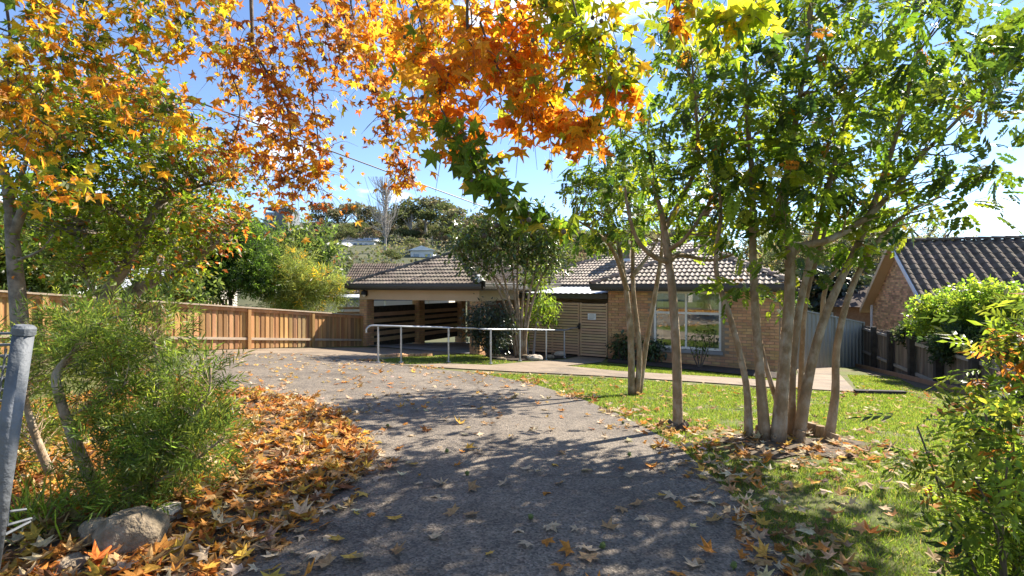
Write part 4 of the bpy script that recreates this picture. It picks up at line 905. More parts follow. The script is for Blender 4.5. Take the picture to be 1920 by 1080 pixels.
leafy('maple_tree', 'spreading maple with layered green and orange foliage before timber fence', 'tree', bm, st, C, STAR5, 12, 0.14, 0.095, GREEN, 'leaf', 'bark_maple', colf=maple_col, twig=.008, droop=.2, flat=.55)
Yn = 7.6; bn = Vector(((38 - 960) / F * Yn, Yn, gz(-7.3, Yn)))
bnz = HZ + (EYE - bn.z) / Yn * F
st = [px_stem([(42, bnz, Yn), (36, 590, Yn), (28, 500, Yn), (22, 430, Yn), (16, 370, Yn), (4, 310, Yn), (-30, 240, Yn)], 30, 10), px_stem([(24, 440, Yn), (40, 400, Yn), (60, 350, Yn), (90, 310, Yn), (120, 250, Yn + .2)], 18, 6), px_stem([(30, 490, Yn), (75, 470, Yn - .2), (100, 440, Yn - .2)], 6, 3), px_stem([(16, 380, Yn), (50, 300, Yn), (60, 220, Yn)], 10, 4)]
C = blob_points([(60, 250, Yn, 80, 50, .9, 40), (0, 200, Yn, 90, 60, .9, 50), (130, 230, Yn + .2, 50, 40, .6, 24), (-80, 280, Yn, 70, 90, .9, 40), (60, 150, Yn, 100, 50, .9, 44)])
leafy('maple_tree', 'pale-barked upright tree with orange top standing before timber fence', 'tree', bn, st, C, STAR5, 12, 0.16, 0.09, [((0.42, 0.20, 0.03), 1.5), ((0.36, 0.26, 0.03), 2), ((0.17, 0.23, 0.02), 5)], 'leaf', 'bark_maple', twig=.008)

# --- trees beyond the timber fence
Yd = 18.8; g = at(435, 600, Yd); g.z = gz(g.x, g.y)
st = [px_stem([(432, 640, Yd), (432, 560, Yd), (425, 520, Yd), (410, 470, Yd)], 9, 3), px_stem([(432, 560, Yd), (455, 510, Yd), (480, 470, Yd)], 6, 2), px_stem([(430, 590, Yd), (400, 540, Yd), (370, 500, Yd)], 6, 2)]
C = blob_points([(430, 470, Yd, 80, 45, 1.3, 90), (390, 510, Yd, 55, 30, 1, 50), (470, 510, Yd, 65, 38, 1.2, 70), (450, 440, Yd, 50, 22, .9, 35), (390, 545, Yd, 40, 16, .7, 18)])
leafy('evergreen_tree', 'dark bushy evergreen tree rising behind the timber fence', 'tree', g, st, C, whorl(8, .07, .8, .6), 22, .22, .22, [((0.06, 0.11, 0.02), 4), ((0.11, 0.18, 0.025), 3), ((0.03, 0.06, 0.015), 3)], 'leaf', 'bark_dark', twig=.014)
Yf_ = 19.4; g = at(560, 600, Yf_); g.z = gz(g.x, g.y)
st = [px_stem([(540, 640, Yf_), (545, 570, Yf_), (530, 530, Yf_), (560, 490, Yf_)], 6, 2), px_stem([(545, 570, Yf_), (590, 530, Yf_), (620, 510, Yf_)], 5, 2)]
C = blob_points([(560, 520, Yf_, 62, 26, 1, 36), (605, 545, Yf_, 45, 28, .9, 36), (540, 555, Yf_, 55, 25, .9, 34), (545, 490, Yf_, 40, 20, .8, 14)])
leafy('feathery_shrub', 'feathery pale green shrub with yellow flowers behind timber fence', 'shrub', g, st, C, whorl(9, .03, .7, .8), 22, .2, .26, [((0.17, 0.21, 0.05), 4), ((0.23, 0.27, 0.07), 3), ((0.11, 0.14, 0.04), 2), ((0.8, 0.45, 0.02), .4)], 'leaf', 'bark_dark', twig=.01)
for px, py, Y, rx, ry, lab in ((60, 500, 14.5, 130, 70, 'loose green tree behind the near end of timber fence'), (-90, 470, 13, 100, 110, 'tall green tree behind the timber fence past maple'), (300, 560, 15.5, 60, 22, 'low orange-tipped shrub showing over the timber fence'), (560, 476, 40, 60, 20, 'broad grey-green tree behind the feathery shrub'), (250, 470, 34, 110, 50, 'broad pale tree behind the maple crown')):
    g = at(px, 620, Y); g.z = gz(g.x, g.y); zpx = HZ + (EYE - g.z) / Y * F
    C = blob_points([(px, py, Y, rx, ry, rx * Y / F * .8, int(60 + rx * ry / 55))])
    leafy('background_tree', lab, 'tree', g, [px_stem([(px, zpx, Y), (px + 4, (zpx + py) / 2, Y), (px, py, Y)], 12, 4)], C, whorl(6, .12, .9, .6), 12, .022 * Y, .016 * Y, [((0.08, 0.12, 0.03), 4), ((0.13, 0.17, 0.045), 3), ((0.05, 0.075, 0.025), 2), ((0.3, 0.17, 0.05), .5)], 'leaf', 'bark_dark', tmax=6)

# --- hedge and shrubs over the old fence, dark hedge behind the metal fence, bare trees behind the houses
for px, py, Y, rx, ry, lab, pal in ((1765, 592, 12.6, 45, 36, 'lime green shrub leaning over the old fence in front of gable', LIME), (1860, 585, 11.5, 80, 45, 'broad lime shrub over the old fence below barrel tiles', LIME), (1850, 645, 11.2, 90, 30, 'dark ivy shrub trailing along the top of old fence', [((0.03, 0.055, 0.02), 3), ((0.06, 0.09, 0.03), 2)]), (1722, 624, 13.6, 18, 7, 'small dark ivy patch on top of the old fence', [((0.03, 0.05, 0.02), 3), ((0.05, 0.07, 0.03), 2)])):
    g = at(px, 700, Y + .4); g.z = gz(g.x, g.y); zpx = HZ + (EYE - g.z) / Y * F
    C = blob_points([(px, py, Y + .4, rx, ry, .6, int(40 + rx * ry / 26))])
    leafy('fence_shrub', lab, 'shrub', g, [px_stem([(px + d, zpx, Y + .4), (px + d * 2, py, Y + .4)], 6, 2) for d in (-12, 0, 12)], C, whorl(5, .14, .8, .55), 18, .11, .15, pal, 'leaf', 'bark_dark')
g = at(1565, 600, 27); g.z = gz(g.x, g.y)
leafy('dark_hedge', 'tall dark clipped hedge tree behind the metal fence', 'hedge', g, [px_stem([(1565, 640, 27), (1565, 560, 27)], 10, 5)], blob_points([(1560, 545, 27, 52, 42, 1.6, 160)]), rhomb(.3), 24, .3, .3, [((0.035, 0.055, 0.025), 4), ((0.06, 0.08, 0.04), 2), ((0.16, 0.10, 0.05), .6)], 'leaf_gloss', 'bark_dark')
for i, (px, Y) in enumerate(((1500, 34), (1560, 38), (1620, 33), (1660, 40), (1440, 40), (1740, 44))):
    g = at(px, 600, Y); g.z = gz(g.x, g.y); zpx = HZ + (EYE - g.z) / Y * F; st = [px_stem([(px, zpx, Y), (px + 5, 520, Y), (px - 6, 460, Y), (px + RNG.uniform(-20, 20), 420, Y)], 11, 3)]
    for k in range(7):
        y0 = RNG.uniform(440, 540); s = RNG.choice([-1, 1]); st.append(px_stem([(px, y0, Y), (px + s * 25, y0 - 20, Y + RNG.uniform(-2, 2)), (px + s * RNG.uniform(35, 60), y0 - RNG.uniform(35, 70), Y + RNG.uniform(-2, 2))], 5, 1.5))
    C = blob_points([(px, 465, Y, 62, 52, 2, 70)])
    leafy('sparse_gum_tree', 'sparse grey-green gum tree with dark crooked branches behind the houses', 'tree', g, st, C, whorl(6, .10, .9, .6), 9, .45, .42, [((0.09, 0.11, 0.06), 4), ((0.13, 0.14, 0.08), 3), ((0.22, 0.16, 0.09), 1)], 'leaf', 'bark_dark', 'gum trees behind the houses', twig=.025, tmax=6)

# --- feathery shrub in the leaf bed, grass tuft, heavenly-bamboo bush
bs = G(235, 942); Ys = bs.y
def ss(l, a, b): return px_stem([(x, y, Ys + d) for x, y, d in l], a, b)
st = [ss([(190, 940, 0), (150, 850, -.1), (130, 800, -.15), (112, 745, -.15), (106, 700, -.1), (140, 660, 0), (150, 640, .1)], 22, 10), ss([(95, 890, .2), (75, 840, .2), (58, 790, .2), (48, 750, .2), (40, 690, .2)], 16, 9), ss([(125, 785, .1), (160, 765, 0), (205, 745, -.1), (240, 715, -.2)], 7, 3),
      ss([(235, 945, 0), (250, 880, 0), (280, 800, 0), (300, 720, 0), (290, 640, 0)], 12, 4), ss([(240, 945, 0), (290, 880, -.1), (350, 800, -.2), (390, 740, -.2), (395, 690, -.2)], 9, 3), ss([(240, 940, 0), (300, 900, -.2), (370, 860, -.3), (420, 820, -.3)], 8, 3), ss([(150, 640, .1), (200, 600, .1), (260, 590, .1), (300, 570, 0)], 7, 2)]
C = blob_points([(280, 850, Ys - .1, 95, 65, .4, 86), (345, 800, Ys - .15, 75, 50, .3, 52), (260, 760, Ys + .05, 100, 65, .35, 66), (180, 665, Ys + .25, 105, 50, .3, 46), (230, 640, Ys + .1, 75, 45, .35, 55), (360, 730, Ys - .1, 38, 50, .2, 24), (60, 680, Ys + .4, 70, 60, .3, 42), (80, 800, Ys + .5, 70, 70, .2, 34), (270, 910, Ys - .1, 80, 30, .35, 34), (120, 610, Ys + .2, 70, 22, .3, 26), (290, 600, Ys, 28, 30, .2, 12), (400, 830, Ys - .2, 30, 25, .2, 14)])
C = C[C[:, 2] > bs.z + .06]
leafy('needle_shrub', 'sprawling fine-leaved green shrub with twisted trunks in leaf bed', 'shrub', bs, st, C, whorl(13, .026, .6, .45), 6, .075, .135, [((0.11, 0.165, 0.028), 4), ((0.18, 0.235, 0.04), 4), ((0.06, 0.095, 0.02), 3), ((0.25, 0.11, 0.03), .25)], 'leaf', 'bark', twig=.003, sag=-.05, droop=-.25, flat=.1)
gt_ = G(70, 985); root = thing('grass_tuft', 'tuft of long strappy green grass beside the wire gate', 'grass tuft', gt_); n = 150
P = np.array(gt_) + np.c_[RNG.normal(size=(n, 2)) * np.array([.16, .12]), np.zeros(n)]; T = (np.array([(-.012, 0, 0), (.012, 0, 0), (.013, .5, .0), (-.013, .5, 0), (.006, .85, -.12), (-.006, .85, -.12), (.001, 1.05, -.3), (-.001, 1.05, -.3)]), np.array([[0, 1, 2, 3], [3, 2, 4, 5], [5, 4, 6, 7]]))
A = unit(np.c_[RNG.normal(size=(n, 2)) * .55, np.full(n, .8)]); leaf_mesh('blades', T, P, A, np.tile([0, 0, 1.0], (n, 1)) + RNG.normal(size=(n, 3)) * .3, .30 * (1 + .3 * RNG.random(n)), tint(n, LIME), 'leaf', root)
Yb = 2.35; bb = Vector((2.32, Yb, 0)); st = []; Cn = []
for x0, y0, x1, y1, x2, y2, dy in ((1880, 1250, 1870, 900, 1830, 700, 0), (1900, 1250, 1900, 850, 1860, 600, .2), (1900, 1250, 1930, 850, 1940, 580, 0), (1920, 1250, 1980, 850, 2030, 560, .1), (1900, 1250, 1800, 1010, 1720, 800, .1), (1900, 1250, 1870, 1000, 1830, 900, -.2), (1950, 1250, 1960, 950, 1920, 780, -.3), (1900, 1250, 1880, 1000, 1890, 860, -.2), (2000, 1250, 2020, 950, 2060, 800, -.2)):
    s = px_stem([(x0, y0 - 40, Yb), (x1, y1, Yb + dy), (x2, y2, Yb + dy * 1.5)], 8, 3, 8); st.append(s); Cn.append(s[0][6:])
C = np.concatenate(Cn + [blob_points([(1895, 770, Yb, 80, 110, .35, 16), (1930, 950, Yb, 100, 130, .35, 38), (1990, 700, Yb, 80, 150, .35, 26), (1890, 1040, Yb, 80, 70, .3, 18), (1910, 630, Yb, 60, 45, .3, 16), (1740, 860, Yb, 40, 50, .2, 5), (1960, 1060, Yb, 110, 90, .3, 40)])])
leafy('bamboo_bush', 'airy green bush of fine pointed leaflets at the lawn edge', 'bush', bb, st, C, pinnate(3, .5, .085, .25), 3, .05, .11, [((0.11, 0.165, 0.02), 5), ((0.18, 0.24, 0.025), 4), ((0.045, 0.075, 0.015), 3), ((0.40, 0.14, 0.03), .9), ((0.2, 0.23, 0.03), 1)], 'leaf', 'bark_dark', twig=.002, droop=.25, flat=.3)

# ================================================================== OVERHANGING AUTUMN TREE (trunk behind the viewer)
OR = [((0.55, 0.22, 0.02), 4), ((0.46, 0.15, 0.02), 2), ((0.58, 0.31, 0.03), 4), ((0.55, 0.40, 0.03), 1.5), ((0.22, 0.28, 0.03), .7)]
YO = [((0.55, 0.38, 0.03), 4), ((0.58, 0.25, 0.025), 4), ((0.30, 0.33, 0.03), 2), ((0.10, 0.17, 0.02), 2)]
YG = [((0.42, 0.42, 0.03), 4), ((0.24, 0.33, 0.025), 4), ((0.55, 0.38, 0.03), 2), ((0.09, 0.16, 0.02), 1)]
GN = [((0.09, 0.16, 0.02), 4), ((0.16, 0.25, 0.025), 3), ((0.36, 0.30, 0.03), 1)]
DR = [((0.42, 0.16, 0.03), 4), ((0.30, 0.10, 0.025), 3), ((0.52, 0.28, 0.04), 4), ((0.10, 0.055, 0.03), 1), ((0.55, 0.38, 0.04), 2)]
lq = thing('liquidambar_tree', 'large autumn tree with star leaves whose branches hang overhead', 'tree', Vector((-2.6, -2.8, 0)))
wood = MB(); Pl, Sl, Cl = [], [], []
def limb(pts, r0, r1):
    P, R = smooth_path(pts, np.linspace(r0, r1, len(pts)), 5); wood.tube(P, R, 8); return P
limb([(-2.6, -2.8, -0.1), (-2.55, -2.7, 1.5), (-2.4, -2.5, 3.2), (-2.2, -2.2, 5.2), (-2.0, -1.8, 7.5), (-1.9, -1.5, 9.5)], 0.30, 0.08)
limb([(-2.4, -2.5, 3.2), (-2.6, -0.5, 4.6), (-3.4, 2.0, 5.3), (-4.1, 5.0, 6.0), (-4.4, 7.5, 6.2)], 0.13, 0.03)
limb([(-2.3, -2.3, 4.2), (-1.8, 0.0, 5.2), (-2.2, 3.5, 6.0), (-2.6, 6.5, 6.8), (-2.4, 8.5, 6.9)], 0.12, 0.03)
limb([(-2.2, -2.2, 5.0), (-1.0, 0.0, 4.9), (-0.3, 2.5, 4.3), (0.0, 4.2, 4.5)], 0.11, 0.03)
limb([(-2.3, -2.3, 4.0), (-0.4, -0.6, 3.9), (0.6, 1.4, 3.5), (0.9, 2.4, 3.1)], 0.09, 0.02)
def hang(pts, w0, w1, n, spread, pal, down=0.35, twn=None, tw=(0.15, 0.5), size=0.168):
    n = int(n * (.92 if pal is YO else 1.3))
    """a hanging branch through (px, py, Y), side twigs and n leaves along them; spread in metres"""
    P, R = px_stem(pts, w0 * .6, w1 * .6, 6); wood.tube(P, R, 6)
    twn = twn or max(4, n // 7); tips = [P[RNG.integers(len(P) // 4, len(P), n // 3)] + RNG.normal(size=(n // 3, 3)) * spread * 0.35]
    for k in range(twn):
        a = P[RNG.integers(len(P) // 5, len(P))]; L = RNG.uniform(*tw); d = RNG.normal(size=3) * np.array([1, 1, .7]) + np.array([0, 0, -down * 2]); d /= np.linalg.norm(d)
        b = a + d * L * .55 + np.array([0, 0, .05 * L]); c = b + (d + np.array([0, 0, -.6])) * L * .45
        Q, q = smooth_path([a, b, c], [.0045, .003, .0015], 3); wood.tube(Q, q, 4, False)
        m = max(2, int(n * .67 / twn)); tips.append(Q[RNG.integers(2, len(Q), m)] + RNG.normal(size=(m, 3)) * spread * .45)
    T = np.concatenate(tips); Pl.append(T); Sl.append(size * np.clip(1 + .22 * RNG.normal(size=len(T)), .5, 1.5)); Cl.append(tint(len(T), pal, .14))
# top-left mass
hang([(0, -60, 5.2), (16, 40, 5.2), (20, 110, 5.2), (15, 150, 5.1), (30, 190, 5), (85, 232, 5), (130, 262, 4.9)], 9, 3, 190, .22, YO)
hang([(230, -60, 5.6), (200, 20, 5.6), (165, 70, 5.6), (180, 130, 5.5), (192, 172, 5.4)], 7, 2, 170, .24, YO)
hang([(120, -50, 5.5), (95, 20, 5.5), (110, 80, 5.5), (120, 140, 5.4)], 6, 2, 170, .25, YO)
hang([(330, -60, 6), (290, 20, 6), (250, 70, 5.8), (260, 120, 5.7), (300, 170, 5.6), (325, 215, 5.5)], 7, 2, 200, .22, YO)
hang([(-60, 250, 4.4), (0, 285, 4.3), (55, 312, 4.2), (115, 340, 4.1), (165, 352, 4)], 5, 2, 60, .14, YO, tw=(.08, .25))
hang([(40, 130, 5.2), (5, 200, 5), (-10, 280, 4.9), (20, 340, 4.8)], 6, 2, 130, .2, YO)
hang([(60, 40, 5.2), (30, 120, 5.2), (50, 200, 5.1), (90, 280, 5)], 5, 2, 150, .24, YO)
hang([(400, -60, 6.2), (370, 10, 6.2), (330, 60, 6), (300, 90, 6)], 6, 2, 110, .22, YO)
hang([(190, 170, 5.4), (230, 215, 5.3), (290, 225, 5.3), (335, 235, 5.2)], 4, 2, 90, .15, YO)
# hanging curtain left of centre
hang([(470, -80, 6.8), (472, 30, 6.8), (478, 95, 6.8), (510, 150, 6.8), (540, 210, 6.8), (548, 290, 6.8), (565, 370, 6.8)], 13, 2, 340, .26, DR, tw=(.2, .7))
hang([(440, -60, 7), (430, 40, 7), (425, 110, 7), (450, 190, 7), (440, 260, 7), (425, 300, 7)], 7, 2, 230, .24, DR, tw=(.2, .7))
hang([(540, -60, 7), (560, 50, 7), (580, 130, 7), (590, 210, 7), (600, 300, 7), (590, 350, 7)], 8, 2, 260, .26, DR, tw=(.2, .7))
hang([(600, -60, 7.2), (640, 60, 7.2), (690, 130, 7.2), (715, 200, 7.2), (735, 260, 7.2), (755, 330, 7.2)], 8, 2, 210, .16, DR, tw=(.15, .5))
hang([(650, -60, 7.4), (665, 40, 7.4), (700, 110, 7.4), (740, 200, 7.4), (770, 300, 7.3), (748, 352, 7.3)], 7, 2, 170, .16, DR, tw=(.1, .45))
hang([(700, -60, 6.2), (720, 20, 6.2), (740, 80, 6), (760, 130, 6)], 7, 2, 150, .22, OR)
hang([(480, 100, 6.8), (520, 230, 7), (490, 300, 7), (500, 340, 7)], 5, 2, 130, .2, DR, tw=(.2, .6))
hang([(630, -40, 6.8), (650, 60, 6.8), (630, 130, 6.8)], 6, 2, 120, .24, DR)
# orange mass above the drive
hang([(880, -60, 3.9), (876, 40, 3.9), (884, 105, 3.9), (850, 130, 3.9), (828, 160, 3.9), (826, 200, 3.9), (845, 235, 3.9)], 12, 5, 170, .17, OR)
hang([(760, -60, 4.4), (785, 20, 4.4), (790, 80, 4.4), (770, 150, 4.3), (790, 240, 4.3)], 7, 2, 150, .18, YO)
hang([(940, -60, 4), (980, 30, 4), (985, 90, 4), (1010, 110, 4), (1025, 190, 4), (1035, 230, 4)], 9, 3, 190, .17, OR)
hang([(900, 40, 3.9), (930, 120, 3.9), (970, 180, 3.9), (1010, 220, 3.9)], 7, 2, 170, .17, OR)
hang([(1030, 190, 3.8), (1060, 235, 3.8), (1095, 244, 3.7), (1125, 220, 3.7)], 6, 2, 110, .11, OR, tw=(.08, .22))
hang([(845, 235, 3.8), (880, 290, 3.5), (905, 330, 3.3), (950, 375, 3.2), (1000, 405, 3.1), (1060, 420, 3.1)], 6, 2, 110, .09, GN, tw=(.08, .22))
hang([(850, 240, 3.9), (870, 270, 4.2), (880, 310, 4.2)], 5, 2, 70, .12, OR, tw=(.08, .25))
hang([(826, 200, 3.8), (850, 250, 3.6), (870, 300, 3.5)], 5, 2, 60, .13, GN, tw=(.08, .25))
hang([(1060, -60, 3.6), (1085, 40, 3.6), (1110, 75, 3.6), (1140, 110, 3.6), (1165, 150, 3.6)], 7, 2, 110, .14, YG)
hang([(1010, -60, 3.9), (1040, 10, 3.9), (1060, 60, 3.9), (1090, 130, 3.8)], 6, 2, 110, .16, YG)
hang([(1080, 150, 3.7), (1130, 155, 3.7), (1175, 165, 3.7), (1190, 190, 3.7)], 4, 2, 55, .1, OR, tw=(.08, .2))
hang([(870, -60, 4.6), (820, 40, 4.6), (800, 120, 4.6), (830, 200, 4.6)], 6, 2, 120, .2, OR)
# continuous band of leaves along the top
for x, Y, pal, m in ((60, 5, YO, 90), (150, 5.4, YO, 90), (240, 5.6, YO, 90), (320, 6, YO, 80), (400, 6.4, YO, 80), (500, 6.6, DR, 80), (600, 6.4, DR, 80), (680, 5.6, OR, 80), (740, 5, OR, 70), (810, 4.4, OR, 60), (870, 4, YO, 55), (930, 4, OR, 55), (990, 3.9, OR, 50), (1060, 3.8, YG, 50), (1120, 3.6, YG, 40)):
    hang([(x - 20, -70, Y), (x, -20, Y), (x + 15, 30, Y), (x + 10, 85, Y)], 5, 2, m, .2, pal, tw=(.1, .4))
# large leaves next to the viewer
hang([(1200, -80, 2.6), (1280, -5, 2.6), (1335, 30, 2.6), (1375, 36, 2.6), (1425, 10, 2.6)], 6, 2, 62, .085, YG, tw=(.06, .2))
hang([(1240, -40, 2.7), (1265, 15, 2.7), (1285, 45, 2.7)], 4, 2, 26, .07, YO, tw=(.06, .16))
# canopy above the frame
P0 = blob_points([(200, -330, 5, 330, 200, 1.4, 420), (600, -300, 5.5, 330, 180, 1.4, 420), (950, -350, 3.6, 330, 230, 1.1, 300)]); Pl.append(P0); Sl.append(np.full(len(P0), .13)); Cl.append(tint(len(P0), YO))
LP = np.concatenate(Pl); LS = np.concatenate(Sl); LC = np.concatenate(Cl); n = len(LP)
LA = unit(RNG.normal(size=(n, 3)) * np.array([.6, .6, .45]) + np.array([0, 0, -.75])); LN = unit(RNG.normal(size=(n, 3)) + np.array([0, -.3, .15]))
wood.build('trunk', 'bark_dark', lq, True)
STARS = [star(.14, .15, True, 1), star(.35, .25, True, 2), star(.05, .45, True, 3), star(.5, .1, True, 4), star(-.25, .35, True, 9), star(.25, -.3, True, 12)]
qx, qy = LP[:, 0] / LP[:, 1] * F + 960, HZ - (LP[:, 2] - EYE) / LP[:, 1] * F
inview = (LP[:, 1] > 0.5) & (qx > 5) & (qx < 1915) & (qy > 5)
order = np.argsort(np.where(inview, LP[:, 1], 1e6)); near = order[:300]; farl = order[300:]
SM = [mesh_np('leaf', T[0], [T[1]], 'leaf_one') for T in STARS]
def one_leaf(name, mesh, p, a, nn, s, c, parent=None):
    a = Vector(a).normalized(); x = a.cross(Vector(nn)).normalized(); z = x.cross(a); o = bpy.data.objects.new(name, mesh); COL.objects.link(o)
    if parent is not None: o.parent = parent; o.matrix_parent_inverse = Matrix.Translation(-parent.location)
    o.matrix_basis = frame(p, x * s, a * s, z * s); o.color = (*[float(q) for q in c], 1); return o
for i in near: one_leaf('leaf', SM[i % 6], LP[i], LA[i], LN[i], LS[i], LC[i], lq)
VV, FF, CC, b = [], [], [], 0
for k in range(6):
    I = farl[k::6]; V, Fq = place(STARS[k], LP[I], LA[I], LN[I], LS[I]); VV.append(V); FF.append(Fq + b); CC.append(np.repeat(LC[I], len(STARS[k][0]), axis=0)); b += len(V)
tag(link(bpy.data.objects.new('crown', mesh_np('crown', np.concatenate(VV), [np.concatenate(FF)], 'leaf_autumn', False, np.concatenate(CC))), lq), kind='stuff')
mb = MB()
for k in range(60):                                   # round seed balls hanging on stalks
    i = near[RNG.integers(300)] if k < 26 else farl[RNG.integers(len(farl) - 1200)]; p = LP[i] + RNG.normal(size=3) * .05; mb.tube([p + [0, 0, .07], p + [0, 0, .02]], .0015, 3, False)
    th = np.linspace(0, math.pi, 6); mb.tube([p + [0, 0, .016 * math.cos(t)] for t in th], [max(.001, .016 * math.sin(t)) for t in th], 7)
mb.build('seed_balls', 'bark_dark', lq)['kind'] = 'stuff'

# ================================================================== FALLEN LEAVES
DRY = [((0.56, 0.41, 0.25), 4), ((0.46, 0.28, 0.12), 3), ((0.62, 0.50, 0.35), 3), ((0.50, 0.22, 0.05), 4), ((0.58, 0.37, 0.08), 2), ((0.24, 0.13, 0.06), 1)]
PILE = [((0.46, 0.28, 0.12), 4), ((0.52, 0.24, 0.05), 5), ((0.46, 0.16, 0.03), 3), ((0.56, 0.36, 0.06), 3), ((0.52, 0.40, 0.25), 3), ((0.20, 0.10, 0.045), 3)]
FLAT = [star(.10, -.16, True, 5), star(.35, .16, True, 6), star(-.12, -.30, True, 7), star(.05, .08, True, 8), star(.55, -.05, True, 13), star(-.3, .2, True, 14), star(.25, -.38, True, 15)]
def inside_np(P, poly):
    r = np.zeros(len(P), bool); n = len(poly)
    for i in range(n):
        (x1, y1), (x2, y2) = poly[i][:2], poly[(i + 1) % n][:2]
        if y1 == y2: continue
        r ^= ((y1 > P[:, 1]) != (y2 > P[:, 1])) & (P[:, 0] < (x2 - x1) * (P[:, 1] - y1) / (y2 - y1) + x1)
    return r
def sample_poly(poly, n, ymin=2.2, ymax=20, power=0.0):
    a = np.array(poly); lo, hi = a.min(0), a.max(0); lo[1] = max(lo[1], ymin); hi[1] = min(hi[1], ymax); out = np.zeros((0, 2))
    while len(out) < n:
        q = lo + RNG.random((n * 3, 2)) * (hi - lo); k = inside_np(q, poly) & (abs(q[:, 0]) < q[:, 1] * 1.12 + .3) & (RNG.random(len(q)) < (ymin / np.maximum(q[:, 1], ymin)) ** power); out = np.vstack([out, q[k]])
    return out[:n]
def lay(Q, lift, tilt):
    n = len(Q); P = np.c_[Q, [gz(x, y) for x, y in Q]]; P[:, 2] += lift; an = RNG.random(n) * 6.283
    return P, np.c_[np.cos(an), np.sin(an), RNG.normal(size=n) * tilt * .6], unit(np.c_[RNG.normal(size=(n, 2)) * tilt, np.ones(n)])
def litter(name, label, Q, lift, tilt, pal, size, cat='leaf litter'):
    P, A, N = lay(Q, lift, tilt); n = len(P); S = size * np.clip(1 + .25 * RNG.normal(size=n), .5, 1.5); C = tint(n, pal, .2); VV, FF, CC, b = [], [], [], 0
    for k in range(7):
        I = np.arange(k, n, 7); V, Fq = place(FLAT[k], P[I], A[I], N[I], S[I]); VV.append(V); FF.append(Fq + b); CC.append(np.repeat(C[I], len(FLAT[k][0]), axis=0)); b += len(V)
    tag(link(bpy.data.objects.new(name, mesh_np(name, np.concatenate(VV), [np.concatenate(FF)], 'leaf_dry', False, np.concatenate(CC)))), label, cat, kind='stuff')
Q = sample_poly(litter_poly, 6600, 1.8, 9, .5); litter('leaf_litter', 'deep drift of orange and tan fallen leaves beside the driveway', Q, .015 + .05 * RNG.random(len(Q)), .38, PILE, .145)
dr = np.array(drive_right)
q = sample_poly(lawn_poly, 5200, 1.6, 11, .4); dd = np.abs(q[:, None] - dr[None]).sum(2).min(1); cl = np.hypot(q[:, 0] - B3.x + .1, q[:, 1] - B3.y + .35)
q = q[(RNG.random(len(q)) < .95 * np.exp(-dd / .42) + 1.6 * np.exp(-(cl / .75) ** 2) + .09)]
litter('lawn_leaves', 'scattered tan and orange fallen leaves on the lawn along driveway edge', q, .035 + .02 * RNG.random(len(q)), .26, DRY, .135)
q = np.array([(p.x, p.y) for p in (G(px, py) for px, py in ((655, 1050), (740, 980), (637, 1015), (990, 1025), (1100, 1037), (1068, 1037), (1140, 995), (1165, 958), (825, 910), (850, 968), (880, 968), (680, 930), (945, 912), (1055, 1068), (1305, 1068), (1280, 760 + 115)))])
q = np.vstack([q, sample_poly(drive_poly, 284, 2.5, 14, .35)])
P, A, N = lay(q, .024, .22); FM = [mesh_np('fallen_leaf', T[0], [T[1]], 'leaf_dry_one') for T in FLAT]
KIND = [('tan', 'pale tan fallen star leaf lying on the grey asphalt', (0.62, 0.49, 0.34)), ('brown', 'curled brown fallen star leaf lying on the grey asphalt', (0.42, 0.27, 0.14)), ('orange', 'orange fallen star leaf lying on the grey asphalt', (0.60, 0.26, 0.05)), ('yellow', 'golden yellow fallen star leaf lying on the grey asphalt', (0.66, 0.42, 0.09))]
for i in range(len(P)):
    k = RNG.choice(4, p=[.42, .22, .2, .16]) if i > 2 else 3; c = np.array(KIND[k][2]) * (1 + .12 * RNG.normal())
    o = one_leaf('fallen_leaf', FM[i % 7 if i > 15 else i % 4], P[i], A[i], N[i], .145 * np.clip(1 + .25 * RNG.normal(), .5, 1.4) if i > 15 else .165, np.clip(c, .02, .8))
    tag(o, KIND[k][1], 'leaf', KIND[k][0] + ' leaves on the driveway')
for px, py, Y, s in ((1885, 740, 2.2, .15), (1850, 800, 2.3, .15), (1840, 925, 2.3, .15), (1905, 690, 2.3, .15), (1790, 905, 2.4, .12), (1900, 850, 2.2, .14)):
    o = one_leaf('caught_leaf', SM[2 + px % 4], at(px, py, Y), RNG.normal(size=3) + [0, 0, -.4], RNG.normal(size=3) * .7 + [0, -.6, .7], s, (0.36, 0.13, 0.025)); tag(o, 'large orange star leaf caught in the airy green bush', 'leaf', 'leaves caught in the bush')
for px, py in ((995, 977), (1130, 1032), (838, 851), (876, 894), (1180, 858), (727, 803), (1168, 797), (1376, 1070)):
    g = G(px, py, .03); mb = MB(); th = np.linspace(0, math.pi, 7); mb.tube([g + ZU * .017 * math.cos(t) for t in th], [max(.001, .017 * math.sin(t)) for t in th], 10)
    for k in range(26):
        d = Vector(unit(RNG.normal(size=3))); mb.tube([g + d * .014, g + d * .024], [.003, .0008], 3, False)
    tag(mb.build('seed_ball', 'burr'), 'spiky green seed ball lying on the asphalt', 'seed ball', 'seed balls on the driveway')

